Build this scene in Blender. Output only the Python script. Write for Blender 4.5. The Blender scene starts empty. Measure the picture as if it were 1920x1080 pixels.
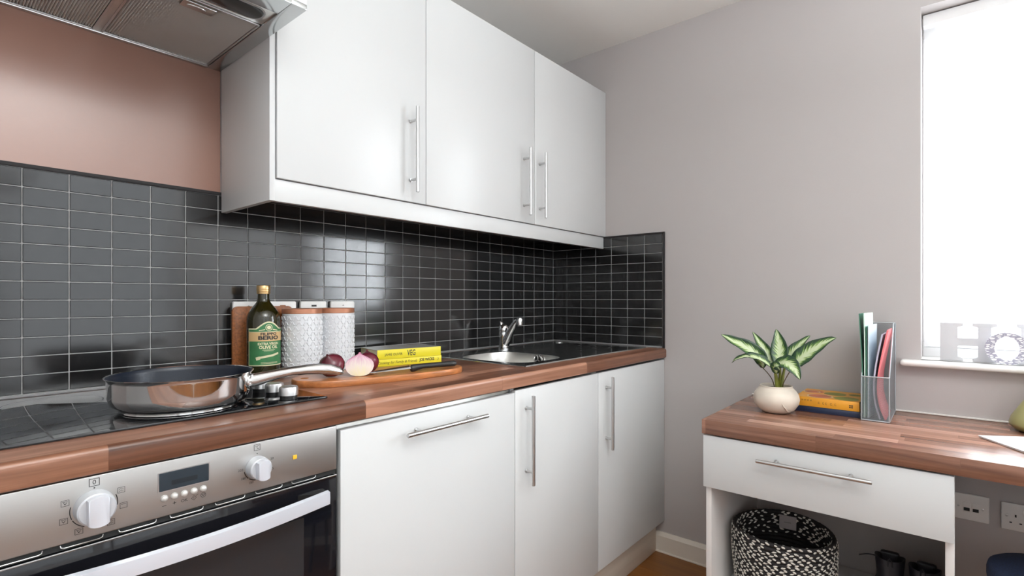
import bpy, bmesh, math, random
from mathutils import Vector, Matrix
random.seed(7)
PI = math.pi
sc = bpy.context.scene
COL = sc.collection

# ------------------------------------------------------------------ camera
cam_d = bpy.data.cameras.new('camera')
cam_d.sensor_width = 36.0
cam_d.lens = 969.524 / 1920 * 36
cam_d.shift_y = 20.9 / 1920
cam_d.clip_start = 0.02
cam = bpy.data.objects.new('camera', cam_d)
cam.location = (-2.3163, -1.6562, 1.1855)
cam.rotation_euler = (PI / 2, 0, 0.7014 - PI / 2)
COL.objects.link(cam)
VIEW = Vector((-2.3163, -1.6562, 1.1855))      # where the photograph was taken from
sc.camera = cam

# ------------------------------------------------------------------ world, daylight, exposure
world = bpy.data.worlds.new('sky')
sc.world = world
world.use_nodes = True
world.node_tree.nodes['Background'].inputs[0].default_value = (0.93, 0.97, 1.0, 1)
world.node_tree.nodes['Background'].inputs[1].default_value = 0.6

def area(name, loc, rot, sx, sy, power, color):
    l = bpy.data.lights.new(name, 'AREA')
    l.shape = 'RECTANGLE'; l.size = sx; l.size_y = sy; l.energy = power; l.color = color
    o = bpy.data.objects.new(name, l); o.location = loc; o.rotation_euler = rot
    COL.objects.link(o); return o
# daylight standing outside the two windows of the room
area('daylight_window_right', (0.34, -2.18, 1.60), (0, PI / 2, 0), 1.26, 1.24, 84, (0.89, 0.95, 1.0))
area('daylight_window_front', (-2.015, -3.13, 1.53), (PI / 2, 0, 0), 2.25, 1.64, 20, (0.89, 0.95, 1.0))

sc.view_settings.view_transform = 'Standard'
sc.view_settings.look = 'None'
sc.view_settings.gamma = 1.0
sc.view_settings.use_curve_mapping = False
sc.view_settings.exposure = -0.04
sc.cycles.use_denoising = True
sc.cycles.max_bounces = 10
sc.cycles.diffuse_bounces = 5
sc.cycles.transparent_max_bounces = 16
sc.cycles.caustics_reflective = False
sc.cycles.caustics_refractive = False
sc.cycles.sample_clamp_indirect = 6.0

# ------------------------------------------------------------------ materials
def new_mat(name):
    m = bpy.data.materials.new(name); m.use_nodes = True
    nt = m.node_tree
    return m, nt, nt.nodes['Principled BSDF'], nt.nodes.new, nt.links.new

def plain(name, col, rough=0.5, metal=0.0, bump=0.0, bscale=60.0, var=0.0, coat=0.0, spec=0.5, emit=None, trans=0.0, aniso=None, ior=None):
    m, nt, b, N, L = new_mat(name)
    b.inputs['Base Color'].default_value = (*col, 1)
    b.inputs['Roughness'].default_value = rough
    b.inputs['Metallic'].default_value = metal
    b.inputs['Specular IOR Level'].default_value = spec
    b.inputs['Coat Weight'].default_value = coat
    b.inputs['Coat Roughness'].default_value = 0.05
    b.inputs['Transmission Weight'].default_value = trans
    if ior: b.inputs['IOR'].default_value = ior
    if emit:
        b.inputs['Emission Color'].default_value = (*emit[0], 1)
        b.inputs['Emission Strength'].default_value = emit[1]
    if bump or var:
        tc = N('ShaderNodeTexCoord'); mp = N('ShaderNodeMapping'); nz = N('ShaderNodeTexNoise')
        if aniso: mp.inputs['Scale'].default_value = aniso
        nz.inputs['Scale'].default_value = bscale; nz.inputs['Detail'].default_value = 4
        L(tc.outputs['Object'], mp.inputs[0]); L(mp.outputs[0], nz.inputs['Vector'])
        if bump:
            bp = N('ShaderNodeBump'); bp.inputs['Strength'].default_value = bump; bp.inputs['Distance'].default_value = 0.002
            L(nz.outputs['Fac'], bp.inputs['Height']); L(bp.outputs[0], b.inputs['Normal'])
        if var:
            rp = N('ShaderNodeValToRGB')
            rp.color_ramp.elements[0].position = 0.3; rp.color_ramp.elements[1].position = 0.7
            rp.color_ramp.elements[0].color = (*[c * (1 - var) for c in col], 1)
            rp.color_ramp.elements[1].color = (*[min(1, c * (1 + var)) for c in col], 1)
            L(nz.outputs['Fac'], rp.inputs[0]); L(rp.outputs[0], b.inputs['Base Color'])
    return m

def wood_staves(name, tones, axis='x', stave=0.05, length=0.55, rough=0.25, grain=1.0, seed=0.0):
    """printed butcher-block staves: brick pattern for the staves, stretched noise for the grain"""
    m, nt, b, N, L = new_mat(name)
    tc = N('ShaderNodeTexCoord'); sep = N('ShaderNodeSeparateXYZ'); cmb = N('ShaderNodeCombineXYZ')
    L(tc.outputs['Object'], sep.inputs[0])
    a, c = (0, 1) if axis == 'x' else (1, 0)
    L(sep.outputs[a], cmb.inputs[0]); L(sep.outputs[c], cmb.inputs[1]); L(sep.outputs[2], cmb.inputs[2])
    off = N('ShaderNodeMapping'); off.inputs['Location'].default_value = (seed, 0.011 + seed, 0)
    L(cmb.outputs[0], off.inputs[0])
    br = N('ShaderNodeTexBrick')
    br.inputs['Scale'].default_value = 1.0; br.inputs['Brick Width'].default_value = length; br.inputs['Row Height'].default_value = stave
    br.inputs['Mortar Size'].default_value = 0.0006; br.inputs['Mortar Smooth'].default_value = 1.0
    br.inputs['Color1'].default_value = (0, 0, 0, 1); br.inputs['Color2'].default_value = (1, 1, 1, 1); br.inputs['Mortar'].default_value = (0.1, 0.1, 0.1, 1)
    br.offset = 0.37; br.offset_frequency = 2; br.squash = 0.8; br.squash_frequency = 3
    L(off.outputs[0], br.inputs['Vector'])
    gm = N('ShaderNodeMapping'); gm.inputs['Scale'].default_value = (2.2, 55, 55)
    L(off.outputs[0], gm.inputs[0])
    gadd = N('ShaderNodeVectorMath'); gadd.operation = 'MULTIPLY_ADD'; gadd.inputs[1].default_value = (17, 17, 17)
    L(br.outputs['Color'], gadd.inputs[0]); L(gm.outputs[0], gadd.inputs[2])
    nz = N('ShaderNodeTexNoise'); nz.inputs['Scale'].default_value = 1.0; nz.inputs['Detail'].default_value = 6; nz.inputs['Roughness'].default_value = 0.6; nz.inputs['Distortion'].default_value = 0.8
    L(gadd.outputs[0], nz.inputs['Vector'])
    mix = N('ShaderNodeMath'); mix.operation = 'MULTIPLY_ADD'; mix.inputs[1].default_value = 0.72
    sub = N('ShaderNodeMath'); sub.operation = 'MULTIPLY_ADD'; sub.inputs[1].default_value = 1.1 * grain; sub.inputs[2].default_value = -0.33 * grain
    L(nz.outputs['Fac'], sub.inputs[0]); L(br.outputs['Color'], mix.inputs[0]); L(sub.outputs[0], mix.inputs[2])
    rp = N('ShaderNodeValToRGB'); L(mix.outputs[0], rp.inputs[0])
    e = rp.color_ramp.elements
    e[0].position = 0.05; e[0].color = (*tones[0], 1); e[1].position = 0.95; e[1].color = (*tones[-1], 1)
    for i, t in enumerate(tones[1:-1]):
        q = e.new(0.05 + 0.9 * (i + 1) / (len(tones) - 1)); q.color = (*t, 1)
    L(rp.outputs[0], b.inputs['Base Color'])
    b.inputs['Roughness'].default_value = rough
    bp = N('ShaderNodeBump'); bp.inputs['Strength'].default_value = 0.06; bp.inputs['Distance'].default_value = 0.001
    L(nz.outputs['Fac'], bp.inputs['Height']); L(bp.outputs[0], b.inputs['Normal'])
    return m

def tile_mat(name, lo, hi):
    m, nt, b, N, L = new_mat(name)
    tc = N('ShaderNodeTexCoord'); oi = N('ShaderNodeObjectInfo')
    add = N('ShaderNodeVectorMath'); add.operation = 'MULTIPLY_ADD'; add.inputs[1].default_value = (9, 5, 7)
    L(oi.outputs['Random'], add.inputs[0]); L(tc.outputs['Object'], add.inputs[2])
    nz = N('ShaderNodeTexNoise'); nz.inputs['Scale'].default_value = 45; nz.inputs['Detail'].default_value = 5
    L(add.outputs[0], nz.inputs['Vector'])
    rp = N('ShaderNodeValToRGB'); rp.color_ramp.elements[0].color = (*lo, 1); rp.color_ramp.elements[1].color = (*hi, 1)
    rp.color_ramp.elements[0].position = 0.25; rp.color_ramp.elements[1].position = 0.75
    L(nz.outputs['Fac'], rp.inputs[0]); L(rp.outputs[0], b.inputs['Base Color'])
    mr = N('ShaderNodeMapRange'); mr.inputs['To Min'].default_value = 0.125; mr.inputs['To Max'].default_value = 0.140
    L(nz.outputs['Fac'], mr.inputs[0]); L(mr.outputs[0], b.inputs['Roughness'])
    b.inputs['Specular IOR Level'].default_value = 0.85
    return m

M = {}
M['wall'] = plain('wall_paint_taupe', (0.45, 0.42, 0.412), 0.6, bump=0.08, bscale=180)
M['wall_white'] = plain('wall_paint_pale', (0.84, 0.84, 0.84), 0.6)
M['pink'] = plain('gloss_paint_pink', (0.33, 0.18, 0.135), 0.27, bump=0.10, bscale=9, spec=0.85)
M['ceiling'] = plain('ceiling_paint', (0.84, 0.825, 0.79), 0.8)
M['white'] = plain('white_laminate', (0.635, 0.645, 0.645), 0.32)
M['white_edge'] = plain('white_edge_board', (0.74, 0.71, 0.69), 0.45)
M['panel_side'] = plain('cream_end_panel', (0.66, 0.62, 0.57), 0.4)
M['plinth'] = plain('cream_plinth', (0.66, 0.58, 0.49), 0.5, var=0.06, bscale=6, aniso=(0.3, 1, 6))
M['skirting'] = plain('cream_gloss_skirting', (0.74, 0.68, 0.60), 0.3)
M['grout'] = plain('pale_grey_grout', (0.40, 0.395, 0.39), 0.7, bump=0.3, bscale=400)
M['tile'] = tile_mat('charcoal_tile', (0.006, 0.006, 0.0062), (0.014, 0.0135, 0.014))
M['black_trim'] = plain('black_trim', (0.010, 0.008, 0.009), 0.65)
M['sealant'] = plain('grey_sealant', (0.22, 0.22, 0.225), 0.35)
M['worktop'] = wood_staves('walnut_butcher_block', [(0.062, 0.024, 0.013), (0.135, 0.054, 0.029), (0.225, 0.100, 0.058), (0.40, 0.200, 0.128)], 'x', 0.043, 0.47, 0.30)
M['desk_wood'] = wood_staves('walnut_butcher_block_desk', [(0.10, 0.043, 0.027), (0.20, 0.092, 0.058), (0.31, 0.155, 0.103), (0.46, 0.255, 0.185)], 'y', 0.043, 0.40, 0.25, seed=0.3)
M['floor'] = wood_staves('oak_floor', [(0.12, 0.040, 0.006), (0.19, 0.066, 0.011), (0.26, 0.097, 0.019)], 'y', 0.5, 2.0, 0.35)
M['steel'] = plain('brushed_steel', (0.62, 0.61, 0.58), 0.30, 1.0, bump=0.10, bscale=30, aniso=(0.6, 40, 40))
M['steel_panel'] = plain('brushed_steel_panel', (0.50, 0.49, 0.475), 0.40, 1.0, bump=0.05, bscale=40, aniso=(0.5, 30, 30))
M['satin'] = plain('satin_nickel', (0.60, 0.60, 0.60), 0.28, 1.0)
M['knob_satin'] = plain('knob_satin', (0.70, 0.70, 0.70), 0.33, 0.9)
M['chrome'] = plain('chrome', (0.80, 0.80, 0.81), 0.06, 1.0)
M['mirror_steel'] = plain('polished_steel', (0.76, 0.75, 0.74), 0.07, 1.0)
M['hood_steel'] = plain('hood_steel', (0.56, 0.58, 0.58), 0.16, 1.0, bump=0.05, bscale=8)
M['filter'] = plain('aluminium_filter', (0.72, 0.74, 0.73), 0.45, 0.35)
M['dark_lens'] = plain('dark_lamp_lens', (0.018, 0.020, 0.018), 0.18)
M['black_glass'] = plain('black_glass', (0.006, 0.007, 0.009), 0.04, coat=0.5)
M['oven_glass'] = plain('oven_door_glass', (0.006, 0.006, 0.008), 0.05)
M['oven_inner'] = plain('oven_window', (0.022, 0.024, 0.027), 0.07)
M['dark'] = plain('black_void', (0.012, 0.012, 0.012), 0.6)
M['black_plastic'] = plain('black_plastic', (0.014, 0.014, 0.014), 0.35)
M['handle_silver'] = plain('silver_lacquer', (0.74, 0.77, 0.84), 0.30, 0.35)
M['knob_silver'] = plain('silver_knob', (0.62, 0.64, 0.68), 0.34, 0.40)
M['button'] = plain('pearl_button', (0.62, 0.60, 0.57), 0.25, 0.3)
M['lcd'] = plain('unlit_display', (0.020, 0.030, 0.040), 0.12)
M['lcd2'] = plain('unlit_segments', (0.010, 0.015, 0.020), 0.12)
M['print'] = plain('dark_print', (0.02, 0.02, 0.02), 0.5)
M['yellow_lamp'] = plain('amber_lamp', (0.80, 0.45, 0.03), 0.3)
M['nonstick'] = plain('nonstick_coating', (0.006, 0.010, 0.020), 0.34, bump=0.1, bscale=300)
M['bottle'] = plain('olive_glass', (0.016, 0.0135, 0.0015), 0.05, coat=0.3)
M['bottle_oil'] = plain('olive_glass_neck', (0.085, 0.066, 0.006), 0.06)
M['gold'] = plain('gold_cap', (0.62, 0.42, 0.20), 0.28, 0.8)
M['lab_green'] = plain('label_green', (0.040, 0.175, 0.062), 0.35, var=0.15, bscale=50)
M['lab_cream'] = plain('label_cream', (0.74, 0.68, 0.45), 0.4)
M['lab_gold'] = plain('label_gold', (0.64, 0.42, 0.20), 0.35)
M['canister'] = plain('white_embossed_tin', (0.74, 0.75, 0.77), 0.36)
M['copper'] = plain('copper_lid', (0.46, 0.20, 0.115), 0.32, 0.35)
M['cork'] = plain('cork', (0.25, 0.080, 0.020), 0.42, var=0.35, bscale=180, bump=0.3)
M['plate'] = plain('white_switch_plastic', (0.80, 0.79, 0.77), 0.3)
M['board'] = plain('acacia_board', (0.42, 0.155, 0.05), 0.30, var=0.35, bscale=9, aniso=(1.5, 9, 9))
M['onion_skin'] = plain('red_onion_skin', (0.105, 0.010, 0.020), 0.24, var=0.55, bscale=16, aniso=(1, 1, 0.3))
M['onion_flesh'] = None
M['paper'] = plain('book_pages', (0.62, 0.58, 0.50), 0.7, var=0.12, bscale=10, aniso=(1, 1, 60))
M['yellow'] = plain('yellow_cover', (0.84, 0.72, 0.035), 0.35)
M['book_grey'] = plain('grey_cover', (0.42, 0.41, 0.39), 0.16)
M['orange'] = plain('orange_cover', (0.72, 0.32, 0.025), 0.35, var=0.1, bscale=10)
M['navy'] = plain('navy_cover', (0.012, 0.022, 0.055), 0.4)
M['red_art'] = plain('red_cover_art', (0.50, 0.11, 0.04), 0.4, var=0.3, bscale=18)
M['green_art'] = plain('olive_cover_art', (0.19, 0.20, 0.025), 0.4, var=0.4, bscale=18)
M['pot'] = plain('cream_ceramic', (0.74, 0.66, 0.56), 0.45, var=0.07, bscale=14)
M['soil'] = plain('soil', (0.06, 0.045, 0.03), 0.9, var=0.5, bscale=120, bump=1.0)
M['stem'] = plain('plant_stem', (0.16, 0.17, 0.018), 0.4, var=0.3, bscale=60)
M['twig'] = plain('thin_brown_stem', (0.10, 0.07, 0.03), 0.5)
M['teal_metal'] = plain('grey_metal_wire', (0.42, 0.45, 0.47), 0.35, 0.6)
M['mint'] = plain('mint_folder', (0.62, 0.80, 0.70), 0.5)
M['dk_green'] = plain('dark_green_folder', (0.06, 0.20, 0.13), 0.5)
M['pale_blue'] = plain('pale_blue_paper', (0.62, 0.74, 0.80), 0.5)
M['lilac'] = plain('lilac_folder', (0.52, 0.50, 0.62), 0.4)
M['coral'] = plain('coral_folder', (0.78, 0.20, 0.22), 0.4)
M['letter'] = plain('white_letter', (0.60, 0.60, 0.62), 0.5)
M['navy_fabric'] = plain('navy_fabric', (0.010, 0.020, 0.055), 0.8, var=0.4, bscale=250, bump=0.4)
M['boot'] = plain('black_leather', (0.010, 0.009, 0.014), 0.42, bump=0.15, bscale=120)
M['lace'] = plain('black_cord', (0.010, 0.010, 0.014), 0.7)
M['rope_black'] = plain('black_braid', (0.012, 0.009, 0.009), 0.8, var=0.4, bscale=90, bump=0.5)
M['rope_white'] = plain('white_strand', (0.66, 0.63, 0.57), 0.8, var=0.15, bscale=200)
M['tag'] = plain('grey_tag', (0.34, 0.30, 0.29), 0.6)
M['olive'] = plain('olive_glaze', (0.30, 0.30, 0.13), 0.35, var=0.12, bscale=12)
M['frame'] = plain('white_upvc', (0.82, 0.82, 0.82), 0.3)
M['sill'] = plain('white_gloss_sill', (0.80, 0.79, 0.76), 0.25)
M['chain'] = plain('grey_bead_chain', (0.20, 0.20, 0.21), 0.5)
M['black_rubber'] = plain('black_rubber', (0.02, 0.02, 0.02), 0.7)

def onion_flesh():
    m, nt, b, N, L = new_mat('red_onion_flesh')
    tc = N('ShaderNodeTexCoord'); sep = N('ShaderNodeSeparateXYZ'); L(tc.outputs['UV'], sep.inputs[0])
    rp = N('ShaderNodeValToRGB'); e = rp.color_ramp.elements
    e[0].position = 0.0; e[0].color = (0.80, 0.75, 0.50, 1); e[1].position = 1.0; e[1].color = (0.30, 0.04, 0.11, 1)
    for p, c in ((0.35, (0.80, 0.72, 0.66, 1)), (0.70, (0.70, 0.48, 0.56, 1)), (0.9, (0.50, 0.17, 0.28, 1))):
        q = e.new(p); q.color = c
    wv = N('ShaderNodeTexNoise'); wv.inputs['Scale'].default_value = 1.0; wv.inputs['Detail'].default_value = 3
    mp = N('ShaderNodeMapping'); mp.inputs['Scale'].default_value = (22, 2.5, 1); L(tc.outputs['UV'], mp.inputs[0]); L(mp.outputs[0], wv.inputs['Vector'])
    ad = N('ShaderNodeMath'); ad.operation = 'MULTIPLY_ADD'; ad.inputs[1].default_value = 0.7; L(wv.outputs['Fac'], ad.inputs[0])
    s2 = N('ShaderNodeMath'); s2.operation = 'SUBTRACT'; s2.inputs[1].default_value = 0.35; L(sep.outputs[1], s2.inputs[0]); L(s2.outputs[0], ad.inputs[2])
    L(ad.outputs[0], rp.inputs[0]); L(rp.outputs[0], b.inputs['Base Color']); b.inputs['Roughness'].default_value = 0.22
    b.inputs['Subsurface Weight'].default_value = 0.0
    return m
M['onion_flesh'] = onion_flesh()

def leaf_mat():
    m, nt, b, N, L = new_mat('variegated_leaf')
    tc = N('ShaderNodeTexCoord'); sep = N('ShaderNodeSeparateXYZ'); L(tc.outputs['UV'], sep.inputs[0])
    # u in 0..1 across the blade with 0.5 at the rib, v along
    cu = N('ShaderNodeMath'); cu.operation = 'SUBTRACT'; cu.inputs[1].default_value = 0.5; L(sep.outputs[0], cu.inputs[0])
    au = N('ShaderNodeMath'); au.operation = 'ABSOLUTE'; L(cu.outputs[0], au.inputs[0])
    # side veins sweep forward: v - k*|u|
    sw = N('ShaderNodeMath'); sw.operation = 'MULTIPLY_ADD'; sw.inputs[1].default_value = -0.55; L(au.outputs[0], sw.inputs[0]); L(sep.outputs[1], sw.inputs[2])
    cv = N('ShaderNodeCombineXYZ'); L(sw.outputs[0], cv.inputs[0]); L(cu.outputs[0], cv.inputs[1])
    mp = N('ShaderNodeMapping'); mp.inputs['Scale'].default_value = (26, 3, 1); L(cv.outputs[0], mp.inputs[0])
    nz = N('ShaderNodeTexNoise'); nz.inputs['Scale'].default_value = 1; nz.inputs['Detail'].default_value = 3; L(mp.outputs[0], nz.inputs['Vector'])
    ad = N('ShaderNodeMath'); ad.operation = 'MULTIPLY_ADD'; ad.inputs[1].default_value = 0.80; L(nz.outputs['Fac'], ad.inputs[0])
    a2 = N('ShaderNodeMath'); a2.operation = 'SUBTRACT'; a2.inputs[1].default_value = 0.415; L(au.outputs[0], a2.inputs[0]); L(a2.outputs[0], ad.inputs[2])
    rp = N('ShaderNodeValToRGB'); e = rp.color_ramp.elements
    e[0].position = 0.05; e[0].color = (0.58, 0.66, 0.42, 1); e[1].position = 0.40; e[1].color = (0.012, 0.040, 0.020, 1)
    for p, c in ((0.16, (0.44, 0.54, 0.26, 1)), (0.22, (0.12, 0.23, 0.035, 1)), (0.30, (0.03, 0.085, 0.025, 1))):
        q = e.new(p); q.color = c
    L(ad.outputs[0], rp.inputs[0]); L(rp.outputs[0], b.inputs['Base Color']); b.inputs['Roughness'].default_value = 0.38
    return m
M['leaf'] = leaf_mat()

def mesh_mat():
    """fine perforated metal of the magazine file"""
    m, nt, b, N, L = new_mat('perforated_metal')
    b.inputs['Base Color'].default_value = (0.26, 0.29, 0.31, 1); b.inputs['Roughness'].default_value = 0.4; b.inputs['Metallic'].default_value = 0.4
    tc = N('ShaderNodeTexCoord'); mp = N('ShaderNodeMapping'); mp.inputs['Rotation'].default_value = (PI / 4, 0, 0); mp.inputs['Scale'].default_value = (1, 1, 1)
    L(tc.outputs['UV'], mp.inputs[0])
    mp.inputs['Rotation'].default_value = (0, 0, PI / 4)
    sp = N('ShaderNodeSeparateXYZ'); L(mp.outputs[0], sp.inputs[0])
    def cell(o):
        f = N('ShaderNodeMath'); f.operation = 'MULTIPLY'; f.inputs[1].default_value = 1 / 0.0032; L(o, f.inputs[0])
        g = N('ShaderNodeMath'); g.operation = 'FRACT'; L(f.outputs[0], g.inputs[0])
        h = N('ShaderNodeMath'); h.operation = 'GREATER_THAN'; h.inputs[1].default_value = 0.27; L(g.outputs[0], h.inputs[0]); return h
    h1, h2 = cell(sp.outputs[0]), cell(sp.outputs[1])
    mu = N('ShaderNodeMath'); mu.operation = 'MULTIPLY'; L(h1.outputs[0], mu.inputs[0]); L(h2.outputs[0], mu.inputs[1])
    tr = N('ShaderNodeBsdfTransparent'); mx = N('ShaderNodeMixShader')
    L(mu.outputs[0], mx.inputs[0]); L(b.outputs[0], mx.inputs[1]); L(tr.outputs[0], mx.inputs[2])
    L(mx.outputs[0], nt.nodes['Material Output'].inputs[0])
    return m
M['mesh'] = mesh_mat()

def glass_mat():
    m, nt, b, N, L = new_mat('window_glass')
    tr = N('ShaderNodeBsdfTransparent'); gl = N('ShaderNodeBsdfGlossy'); gl.inputs['Roughness'].default_value = 0.02
    mx = N('ShaderNodeMixShader'); mx.inputs[0].default_value = 0.06
    L(tr.outputs[0], mx.inputs[1]); L(gl.outputs[0], mx.inputs[2]); L(mx.outputs[0], nt.nodes['Material Output'].inputs[0])
    return m
M['glass'] = glass_mat()

def blind_mat():
    m, nt, b, N, L = new_mat('sheer_white_blind_fabric')
    tl = N('ShaderNodeBsdfTranslucent'); tl.inputs[0].default_value = (0.92, 0.92, 0.92, 1)
    df = N('ShaderNodeBsdfDiffuse'); df.inputs[0].default_value = (0.86, 0.86, 0.86, 1)
    tr = N('ShaderNodeBsdfTransparent')
    m1 = N('ShaderNodeMixShader'); m1.inputs[0].default_value = 0.3; L(tl.outputs[0], m1.inputs[1]); L(df.outputs[0], m1.inputs[2])
    m2 = N('ShaderNodeMixShader'); m2.inputs[0].default_value = 0.70; L(m1.outputs[0], m2.inputs[1]); L(tr.outputs[0], m2.inputs[2])
    L(m2.outputs[0], nt.nodes['Material Output'].inputs[0])
    return m
M['blind'] = blind_mat()

def floral_mat():
    m, nt, b, N, L = new_mat('floral_print')
    tc = N('ShaderNodeTexCoord')
    vo = N('ShaderNodeTexVoronoi'); vo.feature = 'DISTANCE_TO_EDGE'; vo.inputs['Scale'].default_value = 120
    nz = N('ShaderNodeTexNoise'); nz.inputs['Scale'].default_value = 30
    L(tc.outputs['Object'], nz.inputs['Vector'])
    mp = N('ShaderNodeMapping'); mp.inputs['Scale'].default_value = (0.6, 0.6, 1.5); L(tc.outputs['Object'], mp.inputs[0])
    L(mp.outputs[0], vo.inputs['Vector'])
    rp = N('ShaderNodeValToRGB'); rp.color_ramp.elements[0].position = 0.13; rp.color_ramp.elements[1].position = 0.19
    rp.color_ramp.elements[0].color = (0.33, 0.32, 0.40, 1); rp.color_ramp.elements[1].color = (0.85, 0.85, 0.86, 1)
    L(vo.outputs['Distance'], rp.inputs[0]); L(rp.outputs[0], b.inputs['Base Color']); b.inputs['Roughness'].default_value = 0.5
    return m
M['floral'] = floral_mat()

# ------------------------------------------------------------------ mesh helpers
def BM(): return bmesh.new()

def box(bm, x0, x1, y0, y1, z0, z1, bev=0.0, seg=2):
    x0, x1 = sorted((x0, x1)); y0, y1 = sorted((y0, y1)); z0, z1 = sorted((z0, z1))
    v = [bm.verts.new(p) for p in ((x0, y0, z0), (x1, y0, z0), (x1, y1, z0), (x0, y1, z0), (x0, y0, z1), (x1, y0, z1), (x1, y1, z1), (x0, y1, z1))]
    fs = [bm.faces.new([v[i] for i in q]) for q in ((3, 2, 1, 0), (4, 5, 6, 7), (0, 1, 5, 4), (1, 2, 6, 5), (2, 3, 7, 6), (3, 0, 4, 7))]
    if bev:
        es = list({e for f in fs for e in f.edges})
        bmesh.ops.bevel(bm, geom=es, offset=bev, segments=seg, affect='EDGES', profile=0.5, clamp_overlap=True)
    return bm

def loft(bm, rings, closed=True, cap0=True, cap1=True):
    R = [[bm.verts.new(p) for p in r] for r in rings]
    n = len(rings[0])
    for a, b in zip(R[:-1], R[1:]):
        for i in range(n if closed else n - 1):
            j = (i + 1) % n
            try: bm.faces.new((a[i], a[j], b[j], b[i]))
            except ValueError: pass
    if closed and cap0: bm.faces.new(R[0][::-1])
    if closed and cap1: bm.faces.new(R[-1])
    return R

def frame_along(pts):
    P = [Vector(p) for p in pts]; T = []
    for i in range(len(P)):
        a = P[max(0, i - 1)]; b = P[min(len(P) - 1, i + 1)]; T.append((b - a).normalized())
    up = Vector((0, 0, 1)) if abs(T[0].z) < 0.9 else Vector((1, 0, 0))
    out = []; s = T[0].cross(up).normalized()
    for i, t in enumerate(T):
        s = (s - t * s.dot(t)).normalized(); out.append((P[i], t, s, s.cross(t).normalized()))
    return out

def tube(bm, pts, r, n=12, sy=1.0, cap=True):
    fr = frame_along(pts); rr = r if isinstance(r, (list, tuple)) else [r] * len(pts)
    rings = []
    for (p, t, s, u), q in zip(fr, rr):
        rings.append([p + s * (q * math.cos(2 * PI * k / n)) + u * (q * sy * math.sin(2 * PI * k / n)) for k in range(n)])
    loft(bm, rings, True, cap, cap); return bm

def lathe(bm, prof, cx=0, cy=0, n=40, cap0=True, cap1=True):
    rings = [[(cx + r * math.cos(2 * PI * k / n), cy + r * math.sin(2 * PI * k / n), z) for k in range(n)] for r, z in prof]
    loft(bm, rings, True, cap0, cap1); return bm

def prism(bm, outline, fn, d0, d1, bev=0):
    """outline: 2-D points; fn(a, b, d) -> 3-D point"""
    A = [bm.verts.new(fn(a, b, d0)) for a, b in outline]; B = [bm.verts.new(fn(a, b, d1)) for a, b in outline]
    n = len(outline)
    fs = [bm.faces.new(A[::-1]), bm.faces.new(B)]
    for i in range(n): fs.append(bm.faces.new((A[i], A[(i + 1) % n], B[(i + 1) % n], B[i])))
    if bev:
        es = [e for e in fs[1].edges] + [e for e in fs[0].edges]
        bmesh.ops.bevel(bm, geom=es, offset=bev, segments=2, affect='EDGES', profile=0.5, clamp_overlap=True)
    return bm

def rrect(w, h, r, n=6):
    """rounded rectangle outline centred on 0"""
    out = []
    for cx, cy, a0 in ((w / 2 - r, h / 2 - r, 0), (-w / 2 + r, h / 2 - r, PI / 2), (-w / 2 + r, -h / 2 + r, PI), (w / 2 - r, -h / 2 + r, 1.5 * PI)):
        for k in range(n + 1):
            a = a0 + PI / 2 * k / n; out.append((cx + r * math.cos(a), cy + r * math.sin(a)))
    return out

def superell(a, b, e, n=48):
    out = []
    for k in range(n):
        t = 2 * PI * k / n; c, s = math.cos(t), math.sin(t)
        out.append((a * math.copysign(abs(c) ** (2 / e), c), b * math.copysign(abs(s) ** (2 / e), s)))
    return out

W = {}
def thing(name, label, cat, loc=(0, 0, 0), rotz=0.0, group=None):
    o = bpy.data.objects.new(name, None); o.empty_display_size = 0.05
    COL.objects.link(o); o.location = loc; o.rotation_euler = (0, 0, rotz)
    o['label'] = label; o['category'] = cat
    if group: o['group'] = group
    W[o.name] = Matrix.Translation(loc) @ Matrix.Rotation(rotz, 4, 'Z')
    return o

def part(name, bm, mat, parent=None, local=False, smooth=True, label=None, kind=None, uv=False, angle=35):
    bmesh.ops.recalc_face_normals(bm, faces=bm.faces)
    me = bpy.data.meshes.new(name); bm.to_mesh(me); bm.free()
    return link_mesh(name, me, mat, parent, local, smooth, label, kind, angle)

def link_mesh(name, me, mat, parent=None, local=False, smooth=True, label=None, kind=None, angle=35):
    o = bpy.data.objects.new(name, me); COL.objects.link(o)
    mats = mat if isinstance(mat, (list, tuple)) else [mat]
    if not me.materials:
        for m in mats: me.materials.append(m)
    if smooth:
        me.polygons.foreach_set('use_smooth', [True] * len(me.polygons)); me.set_sharp_from_angle(angle=math.radians(angle))
    if parent is not None:
        o.parent = parent
        if not local: me.transform(W[parent.name].inverted())
        W[o.name] = W[parent.name].copy()
    else:
        W[o.name] = Matrix.Identity(4)
    if label: o['label'] = label
    if kind: o['kind'] = kind
    return o

def solo(name, bm, mat, label, cat, group=None, smooth=True):
    """a thing that is one mesh: origin at its base"""
    o = part(name, bm, mat, None, smooth=smooth)
    vs = [v.co for v in o.data.vertices]
    c = Vector(((min(v.x for v in vs) + max(v.x for v in vs)) / 2, (min(v.y for v in vs) + max(v.y for v in vs)) / 2, min(v.z for v in vs)))
    o.data.transform(Matrix.Translation(-c)); o.location = c; W[o.name] = Matrix.Translation(c)
    o['label'] = label; o['category'] = cat
    if group: o['group'] = group
    return o

def struct(name, bm, mat, smooth=False, parent=None):
    o = part(name, bm, mat, parent, smooth=smooth); o['kind'] = 'structure'; return o

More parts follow.
